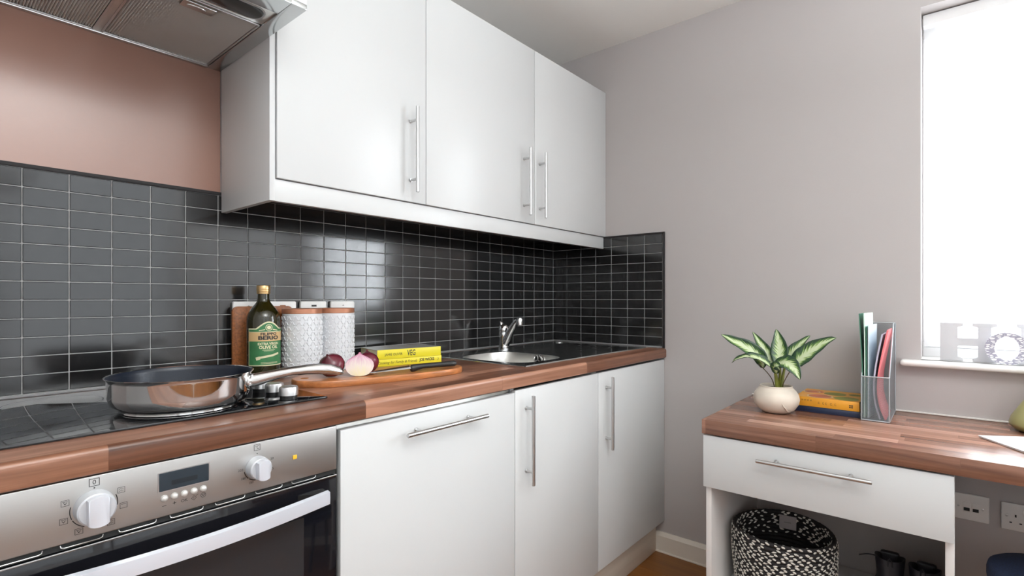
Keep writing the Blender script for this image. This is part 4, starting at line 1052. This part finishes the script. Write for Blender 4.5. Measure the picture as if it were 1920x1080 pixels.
lathe(bm, [(0.0105, nz_ - 0.018), (0.0140, nz_ - 0.0175), (0.0145, nz_ - 0.004), (0.0145, nz_ + 0.008), (0.0120, nz_ + 0.013), (0.004, nz_ + 0.0145)], nx_, ny_, 28); part('nozzle', bm, M['chrome'], t)

# ================================================================== desk
DZ, DB = 0.785, 0.7378
DX = -0.5885
t = thing('desk', 'fitted desk with walnut butcher-block top and white drawer unit', 'desk', (-0.3, -1.9, 0))
bm = BM(); box(bm, DX, -0.0008, -2.885, -1.0255, DB, DZ, 0.0018, 2); part('desktop', bm, M['desk_wood'], t, label='walnut butcher-block desktop')
PXF = -0.563
bm = BM(); box(bm, PXF, -0.018, -1.0495, -1.0315, 0.0, DB - 0.001, 0.0008); part('side_panel', bm, M['white_edge'], t)
bm = BM(); box(bm, PXF, -0.018, -1.668, -1.649, 0.0, DB - 0.001, 0.0008); part('side_panel', bm, M['white_edge'], t)
bm = BM(); box(bm, PXF, -0.018, -2.880, -2.861, 0.0, DB - 0.001, 0.0008); part('side_panel', bm, M['white_edge'], t)
bm = BM(); box(bm, PXF + 0.006, -0.018, -1.6485, -1.050, 0.160, 0.178, 0.0008); part('shelf', bm, M['white_edge'], t)
bm = BM(); box(bm, PXF + 0.001, -0.06, -1.638, -1.060, 0.575, 0.715, 0.001); dw = part('drawer', bm, M['white_edge'], t)
bm = BM(); box(bm, PXF - 0.019, PXF - 0.001, -1.667, -1.0285, 0.5605, 0.7325, 0.0012); part('drawer_front', bm, M['white'], dw)
bar_handle(dw, (PXF - 0.050, -1.201, 0.6865), (PXF - 0.050, -1.497, 0.6865), (-1, 0, 0), 0.031, inset=0.052)
bm = BM(); box(bm, -0.012, -0.0005, -2.885, -1.0255, DZ + 0.0002, DZ + 0.006, 0.002); part('sealant', bm, M['sill'], t)

# ------------------------------------------------------------------ potted plant
QX, QY = -0.305, -1.187
t = thing('potted_plant', 'variegated dieffenbachia in a round cream pot on the desk', 'plant', (QX, QY, DZ))
bm = BM(); prof = [(0.036, 0.0005), (0.046, 0.003), (0.060, 0.014), (0.0715, 0.032), (0.0745, 0.048), (0.0715, 0.064), (0.0630, 0.078), (0.0545, 0.0865), (0.0520, 0.0900), (0.0530, 0.0935), (0.0510, 0.0950), (0.0480, 0.0935), (0.0475, 0.083)]
lathe(bm, [(r, DZ + z) for r, z in prof], QX, QY, 48, True, False); pt = part('pot', bm, M['pot'], t, label='round cream ceramic pot', angle=60)
# a small bird-like dent on the pot's side: raised ear and a curved crease
va = math.atan2(VIEW.y - QY, VIEW.x - QX)
def on_pot(ang, h, lift=0.0):
    a = va + ang
    rr = [p for p in prof[:9]]
    for (r0, z0), (r1, z1) in zip(rr[:-1], rr[1:]):
        if z0 <= h <= z1:
            r = r0 + (r1 - r0) * (h - z0) / (z1 - z0); break
    else: r = 0.05
    return Vector((QX + (r + lift) * math.cos(a), QY + (r + lift) * math.sin(a), DZ + h))
bm = BM(); tube(bm, [on_pot(0.25, 0.044, -0.0005), on_pot(0.30, 0.034, 0.0008), on_pot(0.42, 0.026, 0.0008), on_pot(0.55, 0.016, 0.0008), on_pot(0.75, 0.011, 0.0), on_pot(0.95, 0.018, 0.0)], [0.0008, 0.002, 0.0024, 0.0022, 0.0018, 0.0006], 8)
part('relief', bm, M['pot'], pt)
bm = BM(); lathe(bm, [(0.0478, DZ + 0.082), (0.035, DZ + 0.0855), (0.015, DZ + 0.0875), (0.002, DZ + 0.088)], QX, QY, 32, False, True); part('soil', bm, M['soil'], t)
F_ = Vector((math.cos(0.7014), math.sin(0.7014), 0)); R_v = Vector((math.sin(0.7014), -math.cos(0.7014), 0))
def px(u, v, x):
    """point on the plane x=const that the photograph shows at (u, v)"""
    d = F_ + R_v * ((u - 960) / 969.524) + Vector((0, 0, (560.9 - v) / 969.524))
    return VIEW + d * ((x - 0.033 - VIEW.x) / d.x)
def bez(P, n):
    out = []
    for i in range(n + 1):
        s = i / n; Q = [Vector(p) for p in P]
        while len(Q) > 1: Q = [a.lerp(b, s) for a, b in zip(Q[:-1], Q[1:])]
        out.append(Q[0])
    return out
def leaf(P, wid, face, fold=0.25, prof_pow=0.75):
    """blade along a curve; face: direction the upper side looks"""
    n, m_ = 18, 8; wid *= 1.22; C_ = bez(P, n); bm = BM(); uvl = bm.loops.layers.uv.new('UVMap'); grid = []
    face = Vector(face).normalized()
    for i, c in enumerate(C_):
        s = i / n; t_ = (C_[min(n, i + 1)] - C_[max(0, i - 1)]).normalized()
        sd = t_.cross(face).normalized(); up = sd.cross(t_).normalized()
        w = wid * (math.sin(PI * min(1, (s * 0.96 + 0.02)) ** prof_pow) ** 0.85) if s < 1 else 0.0004
        w = max(w, 0.0004)
        row = []
        for k in range(m_ + 1):
            q = k / m_ * 2 - 1
            row.append(bm.verts.new(c + sd * (w * q) + up * (fold * w * q * q + 0.0018 * math.sin(7 * s * PI + k) * abs(q))))
        grid.append(row)
    for i in range(n):
        for k in range(m_):
            f = bm.faces.new((grid[i][k], grid[i][k + 1], grid[i + 1][k + 1], grid[i + 1][k]))
            for lp, (ii, kk) in zip(f.loops, ((i, k), (i, k + 1), (i + 1, k + 1), (i + 1, k))): lp[uvl].uv = (kk / m_, ii / n)
    o = part('leaf', bm, M['leaf'], t, smooth=True, angle=80)
    md = o.modifiers.new('thickness', 'SOLIDIFY'); md.thickness = 0.0008; md.offset = 0
    return o
VF = (-1, 0.05, 0.35)
leaf([px(1430, 690, -0.285), px(1436, 665, -0.29), px(1400, 652, -0.30), px(1374, 640, -0.31), px(1352, 627, -0.31)], 0.022, (-0.8, 0.1, 0.75), 0.5)
leaf([px(1452, 688, -0.27), px(1444, 670, -0.27), px(1428, 648, -0.26), px(1411, 622, -0.25)], 0.017, (-1, -0.2, 0.5), 0.5)
leaf([px(1462, 690, -0.285), px(1464, 665, -0.27), px(1463, 645, -0.25), px(1455, 617, -0.235)], 0.024, VF, 0.35)
leaf([px(1466, 688, -0.26), px(1474, 672, -0.25), px(1495, 650, -0.24), px(1519, 629, -0.23)], 0.019, (-1, 0.15, 0.5), 0.4)
leaf([px(1484, 688, -0.28), px(1500, 676, -0.275), px(1530, 645, -0.27), px(1568, 633, -0.27)], 0.026, (-1, 0.25, 0.5), 0.35)
leaf([px(1446, 690, -0.30), px(1430, 668, -0.32), px(1394, 660, -0.33), px(1372, 680, -0.33)], 0.015, (-0.55, 0.0, 0.95), 0.45)
leaf([px(1452, 684, -0.30), px(1474, 672, -0.325), px(1490, 685, -0.345), px(1500, 712, -0.35)], 0.023, (-0.8, 0.05, 0.75), 0.3)
leaf([px(1456, 700, -0.30), px(1452, 686, -0.32), px(1456, 678, -0.33), px(1462, 694, -0.34)], 0.014, (-1, 0, 0.4), 0.3)
for P in ([px(1459, 727, -0.275), px(1456, 705, -0.275), px(1450, 684, -0.28)], [px(1462, 727, -0.268), px(1463, 705, -0.27), px(1462, 684, -0.275)], [px(1465, 727, -0.272), px(1467, 708, -0.27), px(1472, 686, -0.265)], [px(1457, 727, -0.29), px(1455, 708, -0.295), px(1452, 690, -0.30)]):
    bm = BM(); tube(bm, bez(P, 8), [0.0065 - 0.003 * i / 8 for i in range(9)], 10); part('stem', bm, M['stem'], t)
for P in ([px(1452, 726, -0.265), px(1449, 705, -0.27), px(1436, 696, -0.28), px(1414, 674, -0.30)], [px(1467, 725, -0.285), px(1470, 712, -0.30), px(1480, 700, -0.31), px(1484, 690, -0.31)]):
    bm = BM(); tube(bm, bez(P, 12), 0.0016, 8); part('stem', bm, M['twig'], t)

# ------------------------------------------------------------------ books on the desk
b1 = book('book', (-0.236, -1.232, DZ), -PI / 2, 0.197, 0.205, 0.0205, (M['navy'], M['navy'], M['navy']), 'navy book lying at the bottom, beside the plant pot on the desk', group='books on the desk')
b2 = book('book', (-0.236, -1.234, DZ + 0.0207), -PI / 2, 0.193, 0.200, 0.0325, (M['orange'], M['orange'], M['orange']), 'orange book with fruit cover lying on top, beside the plant pot', group='books on the desk')
bm = BM()
def SP(a, b): return (a, -0.0004, b)
for q, w in ((0.072, 0.010), (0.086, 0.006), (0.095, 0.004), (0.109, 0.010), (0.122, 0.008)):
    strip(bm, [(q, 0.0125), (q + w * 0.5, 0.0125)], 0.0011, SP); strip(bm, [(q, 0.0185), (q + w * 0.4, 0.0185)], 0.0010, SP); strip(bm, [(q, 0.0125), (q, 0.0185)], 0.0009, SP)
for q in (0.020, 0.029, 0.038, 0.047): strip(bm, [(q, 0.023), (q + 0.005, 0.023)], 0.0012, SP); strip(bm, [(q, 0.020), (q + 0.004, 0.020)], 0.0010, SP)
for i in (0, 1):
    for j in (0, 1): strip(bm, [(0.164 + i * 0.006, 0.012 + j * 0.006), (0.168 + i * 0.006, 0.012 + j * 0.006)], 0.0042, SP)
part('printed_marks', bm, M['print'], b2, local=True, smooth=False, kind='stuff')
# fruit printed on the cover
ct = 0.0325 + 0.0003
def cover_disc(cx, cy, r0, r1, z=ct):
    bm = BM(); ring = [[bm.verts.new((cx + r * math.cos(2 * PI * k / 28), cy + r * math.sin(2 * PI * k / 28), z)) for k in range(28)] for r in (r0, max(r1, 0.0004))]
    for k in range(28): bm.faces.new((ring[0][k], ring[0][(k + 1) % 28], ring[1][(k + 1) % 28], ring[1][k]))
    return bm
art = bpy.data.objects.new('cover_art', None)
bm = cover_disc(0.070, 0.045, 0.040, 0.0); q = cover_disc(0.035, 0.135, 0.033, 0.0); me = bpy.data.meshes.new('x'); q.to_mesh(me); bm.from_mesh(me); q.free()
part('cover_art', bm, M['red_art'], b2, local=True, smooth=False)
bm = cover_disc(0.070, 0.045, 0.040, 0.036, ct + 0.0002); q = cover_disc(0.030, 0.130, 0.028, 0.024, ct + 0.0002); q.to_mesh(me); bm.from_mesh(me); q.free()
part('cover_art', bm, M['lab_cream'], b2, local=True, smooth=False)
bm = cover_disc(0.150, 0.045, 0.038, 0.0); q = cover_disc(0.105, 0.125, 0.035, 0.0); q.to_mesh(me); bm.from_mesh(me); q.free(); q = cover_disc(0.165, 0.140, 0.02, 0.0); q.to_mesh(me); bm.from_mesh(me); q.free()
part('cover_art', bm, M['green_art'], b2, local=True, smooth=False)
bpy.data.objects.remove(art); bpy.data.meshes.remove(me)

# ------------------------------------------------------------------ magazine file with folders
FXF, FXB, FY0, FY1 = -0.256, -0.016, -1.4345, -1.5095
t = thing('magazine_file', 'grey wire-mesh magazine file holding folders, by the window', 'magazine file', ((FXF + FXB) / 2, (FY0 + FY1) / 2, DZ))
def sheet_uv(quad, name, mat, parent):
    bm = BM(); uvl = bm.loops.layers.uv.new('UVMap'); P = [Vector(p) for p in quad]
    f = bm.faces.new([bm.verts.new(p) for p in P]); u = (P[1] - P[0]).normalized(); nn = u.cross(P[-1] - P[0]).normalized(); v = nn.cross(u)
    for lp, p in zip(f.loops, P): lp[uvl].uv = ((p - P[0]).dot(u), (p - P[0]).dot(v))
    return part(name, bm, mat, parent, smooth=False)
z0 = DZ + 0.002
sheet_uv([(FXF, FY0, z0), (FXF, FY1, z0), (FXF, FY1, 0.930), (FXF, FY0, 0.930)], 'front_mesh', M['mesh'], t)
sheet_uv([(FXB, FY0, z0), (FXB, FY1, z0), (FXB, FY1, 1.100), (FXB, FY0, 1.100)], 'back_mesh', M['mesh'], t)
for y in (FY0, FY1):
    sheet_uv([(FXF, y, z0), (FXB, y, z0), (FXB, y, 1.100), (-0.10, y, 1.100), (FXF, y, 0.930)], 'side_mesh', M['mesh'], t)
bm = BM(); box(bm, FXF, FXB, FY1, FY0, DZ + 0.0005, DZ + 0.0025); part('base', bm, M['teal_metal'], t, smooth=False)
bm = BM(); rw = 0.0022
for y in (FY0, FY1):
    tube(bm, [(FXF, y, z0), (FXF, y, 0.930), (-0.10, y, 1.100), (FXB, y, 1.100), (FXB, y, z0), (FXF, y, z0)], rw, 8)
for x, z in ((FXF, 0.930), (FXF, z0), (FXB, 1.100), (FXB, z0)): tube(bm, [(x, FY0, z), (x, FY1, z)], rw, 8)
part('wire_frame', bm, M['teal_metal'], t)
def fy(u): return -1.432 - (u - 1613) * 0.001426
def fz(v): return DZ + (787 - v) * 0.00177
def folder(name, path, th, mat, lab, x0=FXF + 0.008, x1=FXB - 0.012, yaw=0.0, sl=0.0, cat='folder'):
    """thin sheet: path of (u, v) picture heights along its front edge; yaw shifts the back edge sideways"""
    n = 14; P = bez([(fy(u), fz(v), 0) for u, v in path], n); bm = BM(); rings = []
    for i, p in enumerate(P):
        a, b = P[max(0, i - 1)], P[min(n, i + 1)]; d = (b - a); q = Vector((-d.y, d.x, 0)).normalized() * th / 2
        f0, f1 = x0, x1
        rings.append([(f0, p.x - q.x, p.y - q.y), (f0, p.x + q.x, p.y + q.y), (f1, p.x + q.x + yaw, p.y + q.y + sl * i / n), (f1, p.x - q.x + yaw, p.y - q.y + sl * i / n)])
    loft(bm, rings)
    return solo(name, bm, mat, lab, cat, group='papers in the magazine file', smooth=True)
folder('folder', [(1617.5, 783), (1617.5, 740), (1617, 680), (1612, 640), (1609.5, 588)], 0.0022, M['dk_green'], 'dark green folder at the left of the magazine file', x1=-0.10)
folder('folder', [(1620, 783), (1620.5, 740), (1621, 680), (1621, 640), (1619, 587)], 0.0030, M['mint'], 'tall pale mint folder sticking out of the magazine file', yaw=-0.011, x1=-0.12)
folder('folder', [(1624, 783), (1624.5, 740), (1624, 690), (1623.5, 612)], 0.0016, M['dk_green'], 'thin grey-green folder edge behind the mint folder', yaw=-0.011, x1=-0.12)
folder('paper_sheaf', [(1627, 783), (1627.5, 740), (1627.5, 690), (1627.5, 609)], 0.0026, M['pale_blue'], 'pale blue sheaf of paper in the magazine file', yaw=-0.011, x1=-0.12, cat='paper')
folder('folder', [(1650, 783), (1640, 758), (1633, 735), (1636, 700), (1654, 626)], 0.0045, M['lilac'], 'lilac folder slumped in the middle of the magazine file', x1=-0.06)
folder('folder', [(1660, 783), (1647, 758), (1638, 730), (1645, 700), (1664, 618)], 0.0045, M['coral'], 'coral pink folder leaning in the magazine file', x1=-0.07)

# ------------------------------------------------------------------ letters on the sill
def serif_H(h, w, st, sf, st_t):
    a = w / 2; x0, x1 = -a, -a + sf * 2 + st
    L = [(-a, 0), (-a + 2 * sf + st, 0), (-a + 2 * sf + st, st_t), (-a + sf + st, st_t * 1.5), (-a + sf + st, h * 0.41), (a - sf - st, h * 0.41), (a - sf - st, st_t * 1.5), (a - 2 * sf - st, st_t), (a - 2 * sf - st, 0), (a, 0), (a, st_t), (a - sf, st_t * 1.5)]
    up = [(x, h - z) for x, z in L[::-1]]
    return L + up
SLZ = 0.9722
bm = BM(); prism(bm, [(a, b) for a, b in serif_H(0.131, 0.146, 0.030, 0.0155, 0.010)], lambda a, b, d: (d, -1.706 - a, SLZ + 0.0004 + b), 0.040, 0.060, 0.001)
solo('letter_h', bm, M['letter'], 'white serif letter H standing on the window sill', 'letter')
bm = BM(); n = 48
rings = [[(x, -1.8005 + ry * math.cos(2 * PI * k / n), SLZ + 0.0525 + rz * math.sin(2 * PI * k / n)) for k in range(n)] for x, ry, rz in ((0.018, 0.0535, 0.052), (-0.004, 0.0535, 0.052), (-0.004, 0.0300, 0.038), (0.018, 0.0300, 0.038), (0.018, 0.0535, 0.052))]
loft(bm, rings, True, False, False)
bmesh.ops.remove_doubles(bm, verts=bm.verts, dist=1e-6)
solo('letter_o', bm, M['floral'], 'grey floral-patterned round letter O on the window sill', 'letter')
mm = [(0, 0), (0.052, 0), (0.052, 0.010), (0.038, 0.014), (0.038, 0.090), (0.072, 0.020), (0.080, 0.020), (0.114, 0.090), (0.114, 0.014), (0.100, 0.010), (0.100, 0), (0.152, 0), (0.152, 0.010), (0.140, 0.014), (0.140, 0.117), (0.152, 0.121), (0.152, 0.131), (0.118, 0.131), (0.076, 0.050), (0.034, 0.131), (0, 0.131), (0, 0.121), (0.012, 0.117), (0.012, 0.014), (0, 0.010)]
bm = BM(); prism(bm, mm, lambda a, b, d: (d, -1.826 - a, SLZ + 0.0004 + b), 0.040, 0.060, 0.001)
solo('letter_m', bm, M['letter'], 'white letter cut off at the right edge behind the round letter', 'letter')

# ------------------------------------------------------------------ vase and magazine at the right
bm = BM(); lathe(bm, [(0.050, DZ + 0.0005), (0.060, DZ + 0.004), (0.0725, DZ + 0.016), (0.0745, DZ + 0.024), (0.070, DZ + 0.042), (0.058, DZ + 0.064), (0.046, DZ + 0.085), (0.032, DZ + 0.11), (0.022, DZ + 0.14), (0.020, DZ + 0.165), (0.025, DZ + 0.180), (0.022, DZ + 0.180), (0.016, DZ + 0.165)], -0.110, -1.8715, 44)
solo('vase', bm, M['olive'], 'olive green rounded vase at the right end of the desk', 'vase')
M['notepad'] = plain('white_paper', (0.80, 0.80, 0.81), 0.5)
t = thing('notepad', 'white notepad lying on the desk near the right edge', 'notepad', (-0.299, -1.722, DZ), math.radians(-148.0))
bm = BM(); box(bm, 0, 0.21, 0, 0.297, 0.0006, 0.0050, 0.0008, 1); part('pages', bm, M['notepad'], t, local=True)
bm = BM(); box(bm, -0.001, 0.211, -0.001, 0.298, 0.0051, 0.0060, 0.0003, 1); part('cover', bm, M['notepad'], t, local=True)

# ------------------------------------------------------------------ sockets under the desk
t = thing('data_socket', 'white double data socket plate under the desk beside the drawer unit', 'socket', (0, -1.685, 0.446))
bm = BM(); prism(bm, [(a - 1.6855, b + 0.4895) for a, b in rrect(0.146, 0.087, 0.003, 3)], lambda a, b, d: (-d, a, b), 0.0003, 0.009, 0.003); p = part('plate', bm, M['plate'], t)
for yc in (-1.702, -1.7245):
    bm = BM(); box(bm, -0.0105, -0.008, yc - 0.0095, yc + 0.0095, 0.472, 0.504, 0.0008); q = part('shutter', bm, M['plate'], t)
    bm = BM(); box(bm, -0.0112, -0.010, yc - 0.0075, yc + 0.0075, 0.477, 0.4875); part('port', bm, M['dark'], q, smooth=False)
for yc in (-1.681, -1.742):
    bm = BM(); lathe(bm, [(0.0035, 0.0), (0.0035, 0.001), (0.002, 0.0015)], 0, 0, 12); bm.transform(Matrix.Translation((-0.009, yc, 0.4895)) @ Matrix.Rotation(-PI / 2, 4, 'Y')); part('screw', bm, M['satin'], t)
t = thing('power_socket', 'white double power socket under the desk at the right edge', 'socket', (0, -1.86, 0.442))
bm = BM(); prism(bm, [(a - 1.859, b + 0.4855) for a, b in rrect(0.146, 0.087, 0.003, 3)], lambda a, b, d: (-d, a, b), 0.0003, 0.009, 0.003); p = part('plate', bm, M['plate'], t)
for yc in (-1.820, -1.898):
    bm = BM()
    box(bm, -0.0096, -0.0085, yc - 0.002, yc + 0.002, 0.486, 0.494); box(bm, -0.0096, -0.0085, yc + 0.0085, yc + 0.0145, 0.4655, 0.4695); box(bm, -0.0096, -0.0085, yc - 0.0145, yc - 0.0085, 0.4655, 0.4695)
    part('pin_holes', bm, M['dark'], t, smooth=False)
    bm = BM(); box(bm, -0.0125, -0.008, yc - 0.024, yc - 0.016, 0.495, 0.513, 0.001); part('rocker', bm, M['plate'], t)
bm = BM(); lathe(bm, [(0.0035, 0.0), (0.0035, 0.001), (0.002, 0.0015)], 0, 0, 12); bm.transform(Matrix.Translation((-0.009, -1.799, 0.4875)) @ Matrix.Rotation(-PI / 2, 4, 'Y')); part('screw', bm, M['satin'], t)

# ------------------------------------------------------------------ basket, boots
SH = 0.1785
KX, KY, KR = -0.362, -1.2215, 0.1600
t = thing('storage_basket', 'black and white braided rope basket under the desk drawer', 'basket', (KX, KY, SH))
nrow = 16; KH = 0.402 - SH; dz = KH / nrow
def krad(z):
    s = (z - SH) / KH
    return KR * (0.93 + 0.09 * math.sin(min(1, s * 1.1) * PI * 0.55)) - (0.006 * max(0, (s - 0.85) / 0.15) ** 2)
bm = BM(); lathe(bm, [(0.02, SH + 0.0005), (krad(SH) - 0.012, SH + 0.0005), (krad(SH) - 0.012, SH + 0.010), (0.02, SH + 0.010)], KX, KY, 40); part('bottom', bm, M['rope_black'], t)
def wob(a, z): return 1 + 0.012 * math.sin(2 * a + 0.6) + 0.008 * math.sin(3 * a - z * 9)
for r in range(nrow):
    z = SH + (r + 0.5) * dz; R = krad(z); bm = BM(); n = 84; m_ = 8; rings = []
    for k in range(n):
        a = 2 * PI * k / n; q = R * wob(a, z); br = dz * 0.56 * (1 + 0.10 * math.sin(a * 42 + r))
        zz = z + 0.0035 * math.sin(2 * a + 1.1) * (r / nrow)
        rings.append([(KX + (q - 0.006 + br * 0.9 * math.cos(b)) * math.cos(a), KY + (q - 0.006 + br * 0.9 * math.cos(b)) * math.sin(a), zz + br * math.sin(b)) for b in [2 * PI * j / m_ for j in range(m_)]])
    rings.append(rings[0]); loft(bm, rings, True, False, False); bmesh.ops.remove_doubles(bm, verts=bm.verts, dist=1e-6)
    c = part('rope_coil', bm, M['rope_black'], t, angle=70)
    bm = BM(); nf = 40
    for side in ((1, -1) if r > nrow - 7 else (1,)):
        for lane in (0, 1):
            for k in range(nf):
                if random.random() < (0.10 if side == 1 else 0.35): continue
                a = 2 * PI * (k + 0.5 * lane + 0.23 * (r % 3) + random.uniform(-.14, .14)) / nf
                q = R * wob(a, z); zz = z + 0.0035 * math.sin(2 * a + 1.1) * (r / nrow) + (0.22 if lane else -0.22) * dz
                br = dz * 0.56
                cn = Vector((math.cos(a), math.sin(a), 0)); tn = Vector((-math.sin(a), math.cos(a), 0)); up = Vector((0, 0, 1))
                cc = Vector((KX, KY, zz)) + cn * (q - 0.006 + side * br * 0.86)
                sl = (tn * (1 if lane else 1) + up * (-0.55 if lane else 0.15)).normalized(); pp = sl.cross(cn).normalized()
                L1, L2, L3 = random.uniform(0.0055, 0.0085), random.uniform(0.0026, 0.0038), 0.0022
                v = [bm.verts.new(cc + d) for d in (sl * L1, sl * L1 * 0.3 + pp * L2, -sl * L1 * 0.6 + pp * L2 * 0.9, -sl * L1, -sl * L1 * 0.3 - pp * L2, sl * L1 * 0.6 - pp * L2 * 0.9, cn * L3 * side)]
                for i in range(6): bm.faces.new((v[i], v[(i + 1) % 6], v[6]))
    part('white_strands', bm, M['rope_white'], c, kind='stuff')
# cloth tag inside the rim at the back
ta = math.atan2(-0.06, 0.98) + 0.16
tx, ty = KX + (KR - 0.022) * math.cos(ta), KY + (KR - 0.022) * math.sin(ta)
bm = BM(); dv = Vector((-math.sin(ta), math.cos(ta), 0)); nv = Vector((math.cos(ta), math.sin(ta), 0))
q = [Vector((tx, ty, 0.0)) + dv * s for s in (-0.0275, 0.0275)]
loft(bm, [[q[0] + Vector((0, 0, z)) + nv * o, q[1] + Vector((0, 0, z)) + nv * o, q[1] + Vector((0, 0, z)) + nv * (o + 0.001), q[0] + Vector((0, 0, z)) + nv * (o + 0.001)] for z, o in ((0.350, -0.010), (0.376, -0.006), (0.394, 0.0))]); tg = part('cloth_tag', bm, M['tag'], t, label='plain grey cloth tag')
bm = BM(); c0 = (q[0] + q[1]) / 2; strip(bm, [(-0.010, 0.373), (0.012, 0.372)], 0.0012, lambda a, b: c0 + dv * a + Vector((0, 0, b)) - nv * 0.0078); part('tag_print', bm, M['print'], tg, smooth=False)

def boot(x, y, rotz, sx, lab, hgt, lace_out):
    """ankle boot, toe along local +x, heel at the origin side"""
    t = thing('ankle_boot', lab, 'boot', (x, y, SH), rotz, group='pair of black boots under the desk')
    bm = BM(); n = 24; rings = []
    for z, cx, ax, ay in ((0.018, 0.095, 0.128, 0.043), (0.030, 0.095, 0.130, 0.045), (0.055, 0.085, 0.118, 0.043), (0.075, 0.055, 0.085, 0.038), (0.095, 0.032, 0.060, 0.0355), (0.125, 0.022, 0.050, 0.0355), (hgt - 0.02, 0.016, 0.050, 0.038), (hgt, 0.014, 0.052, 0.0405)):
        rr = []
        for k in range(n):
            a = 2 * PI * k / n; c, s = math.cos(a), math.sin(a)
            zz = z + (0.012 * c * -1 if z > 0.14 else 0) * 0.8 + (0.008 * abs(s) if z > hgt - 0.005 else 0)
            rr.append((cx + ax * math.copysign(abs(c) ** 0.85, c), ay * sx * math.copysign(abs(s) ** 0.85, s), zz))
        rings.append(rr)
    rings.append([(p[0] * 0.86 + 0.002, p[1] * 0.84, p[2] - 0.004) for p in rings[-1]]); rings.append([(p[0] * 0.9, p[1] * 0.9, p[2] - 0.05) for p in rings[-1]])
    loft(bm, rings); part('upper', bm, M['boot'], t, local=True, angle=60)
    bm = BM(); loft(bm, [[(0.095 + 0.136 * math.cos(2 * PI * k / 32), 0.048 * sx * math.sin(2 * PI * k / 32), z) for k in range(32)] for z in (0.0005, 0.020)]); part('sole', bm, M['black_rubber'], t, local=True)
    bm = BM(); tube(bm, [(-0.037, -0.006, hgt - 0.006), (-0.043, -0.005, hgt + 0.014), (-0.042, 0.0, hgt + 0.022), (-0.043, 0.005, hgt + 0.014), (-0.037, 0.006, hgt - 0.006)], 0.0022, 8); part('pull_loop', bm, M['lace'], t, local=True)
    bm = BM(); tube(bm, bez(lace_out, 10), 0.0019, 8); part('lace', bm, M['lace'], t, local=True)
    bm = BM()
    for k in range(4):
        for s in (1, -1):
            l = BM(); lathe(l, [(0.0030, 0), (0.0030, 0.0012), (0.0016, 0.0016)], 0, 0, 10); l.transform(Matrix.Translation((0.050 - k * 0.002, s * 0.0315 * sx, hgt - 0.012 - k * 0.018)) @ Matrix.Rotation(-s * PI / 2, 4, 'X')); me = bpy.data.meshes.new('x'); l.to_mesh(me); bm.from_mesh(me); l.free(); bpy.data.meshes.remove(me)
    part('eyelets', bm, M['satin'], t, local=True)
    bm = BM(); box(bm, 0.050, 0.075, -0.026 * sx, 0.026 * sx, 0.085, hgt + 0.004, 0.008, 2); part('tongue', bm, M['boot'], t, local=True)
boot(-0.275, -1.5125, math.radians(4), 1.0, 'black ankle boot beside the braided basket, loose lace end to its left', 0.173, [(0.02, 0.036, 0.169), (0.01, 0.055, 0.177), (0.0, 0.070, 0.173), (-0.005, 0.082, 0.169)])
boot(-0.265, -1.598, math.radians(-4), 1.0, 'black ankle boot nearest the drawer unit side panel, loop at its heel', 0.162, [(0.03, -0.020, 0.164), (0.02, -0.034, 0.176), (0.01, -0.040, 0.170), (0.02, -0.032, 0.159)])

# ------------------------------------------------------------------ navy stool
t = thing('stool', 'navy blue upholstered stool seat tucked under the desk', 'stool', (-0.400, -1.960, 0), math.radians(18))
bm = BM(); rings = []
for s, z in ((0.90, 0.400), (0.985, 0.405), (1.0, 0.420), (1.0, 0.440), (0.985, 0.452), (0.94, 0.459), (0.80, 0.4625), (0.4, 0.464)):
    rings.append([(a * s, b * s, z) for a, b in superell(0.210, 0.210, 3.0, 56)])
loft(bm, rings); part('seat', bm, M['navy_fabric'], t, local=True, angle=60)
for sx_ in (1, -1):
    for sy_ in (1, -1):
        bm = BM(); tube(bm, [(sx_ * 0.135, sy_ * 0.135, 0.402), (sx_ * 0.175, sy_ * 0.175, 0.0005)], [0.016, 0.011], 12); part('leg', bm, M['black_plastic'], t, local=True)
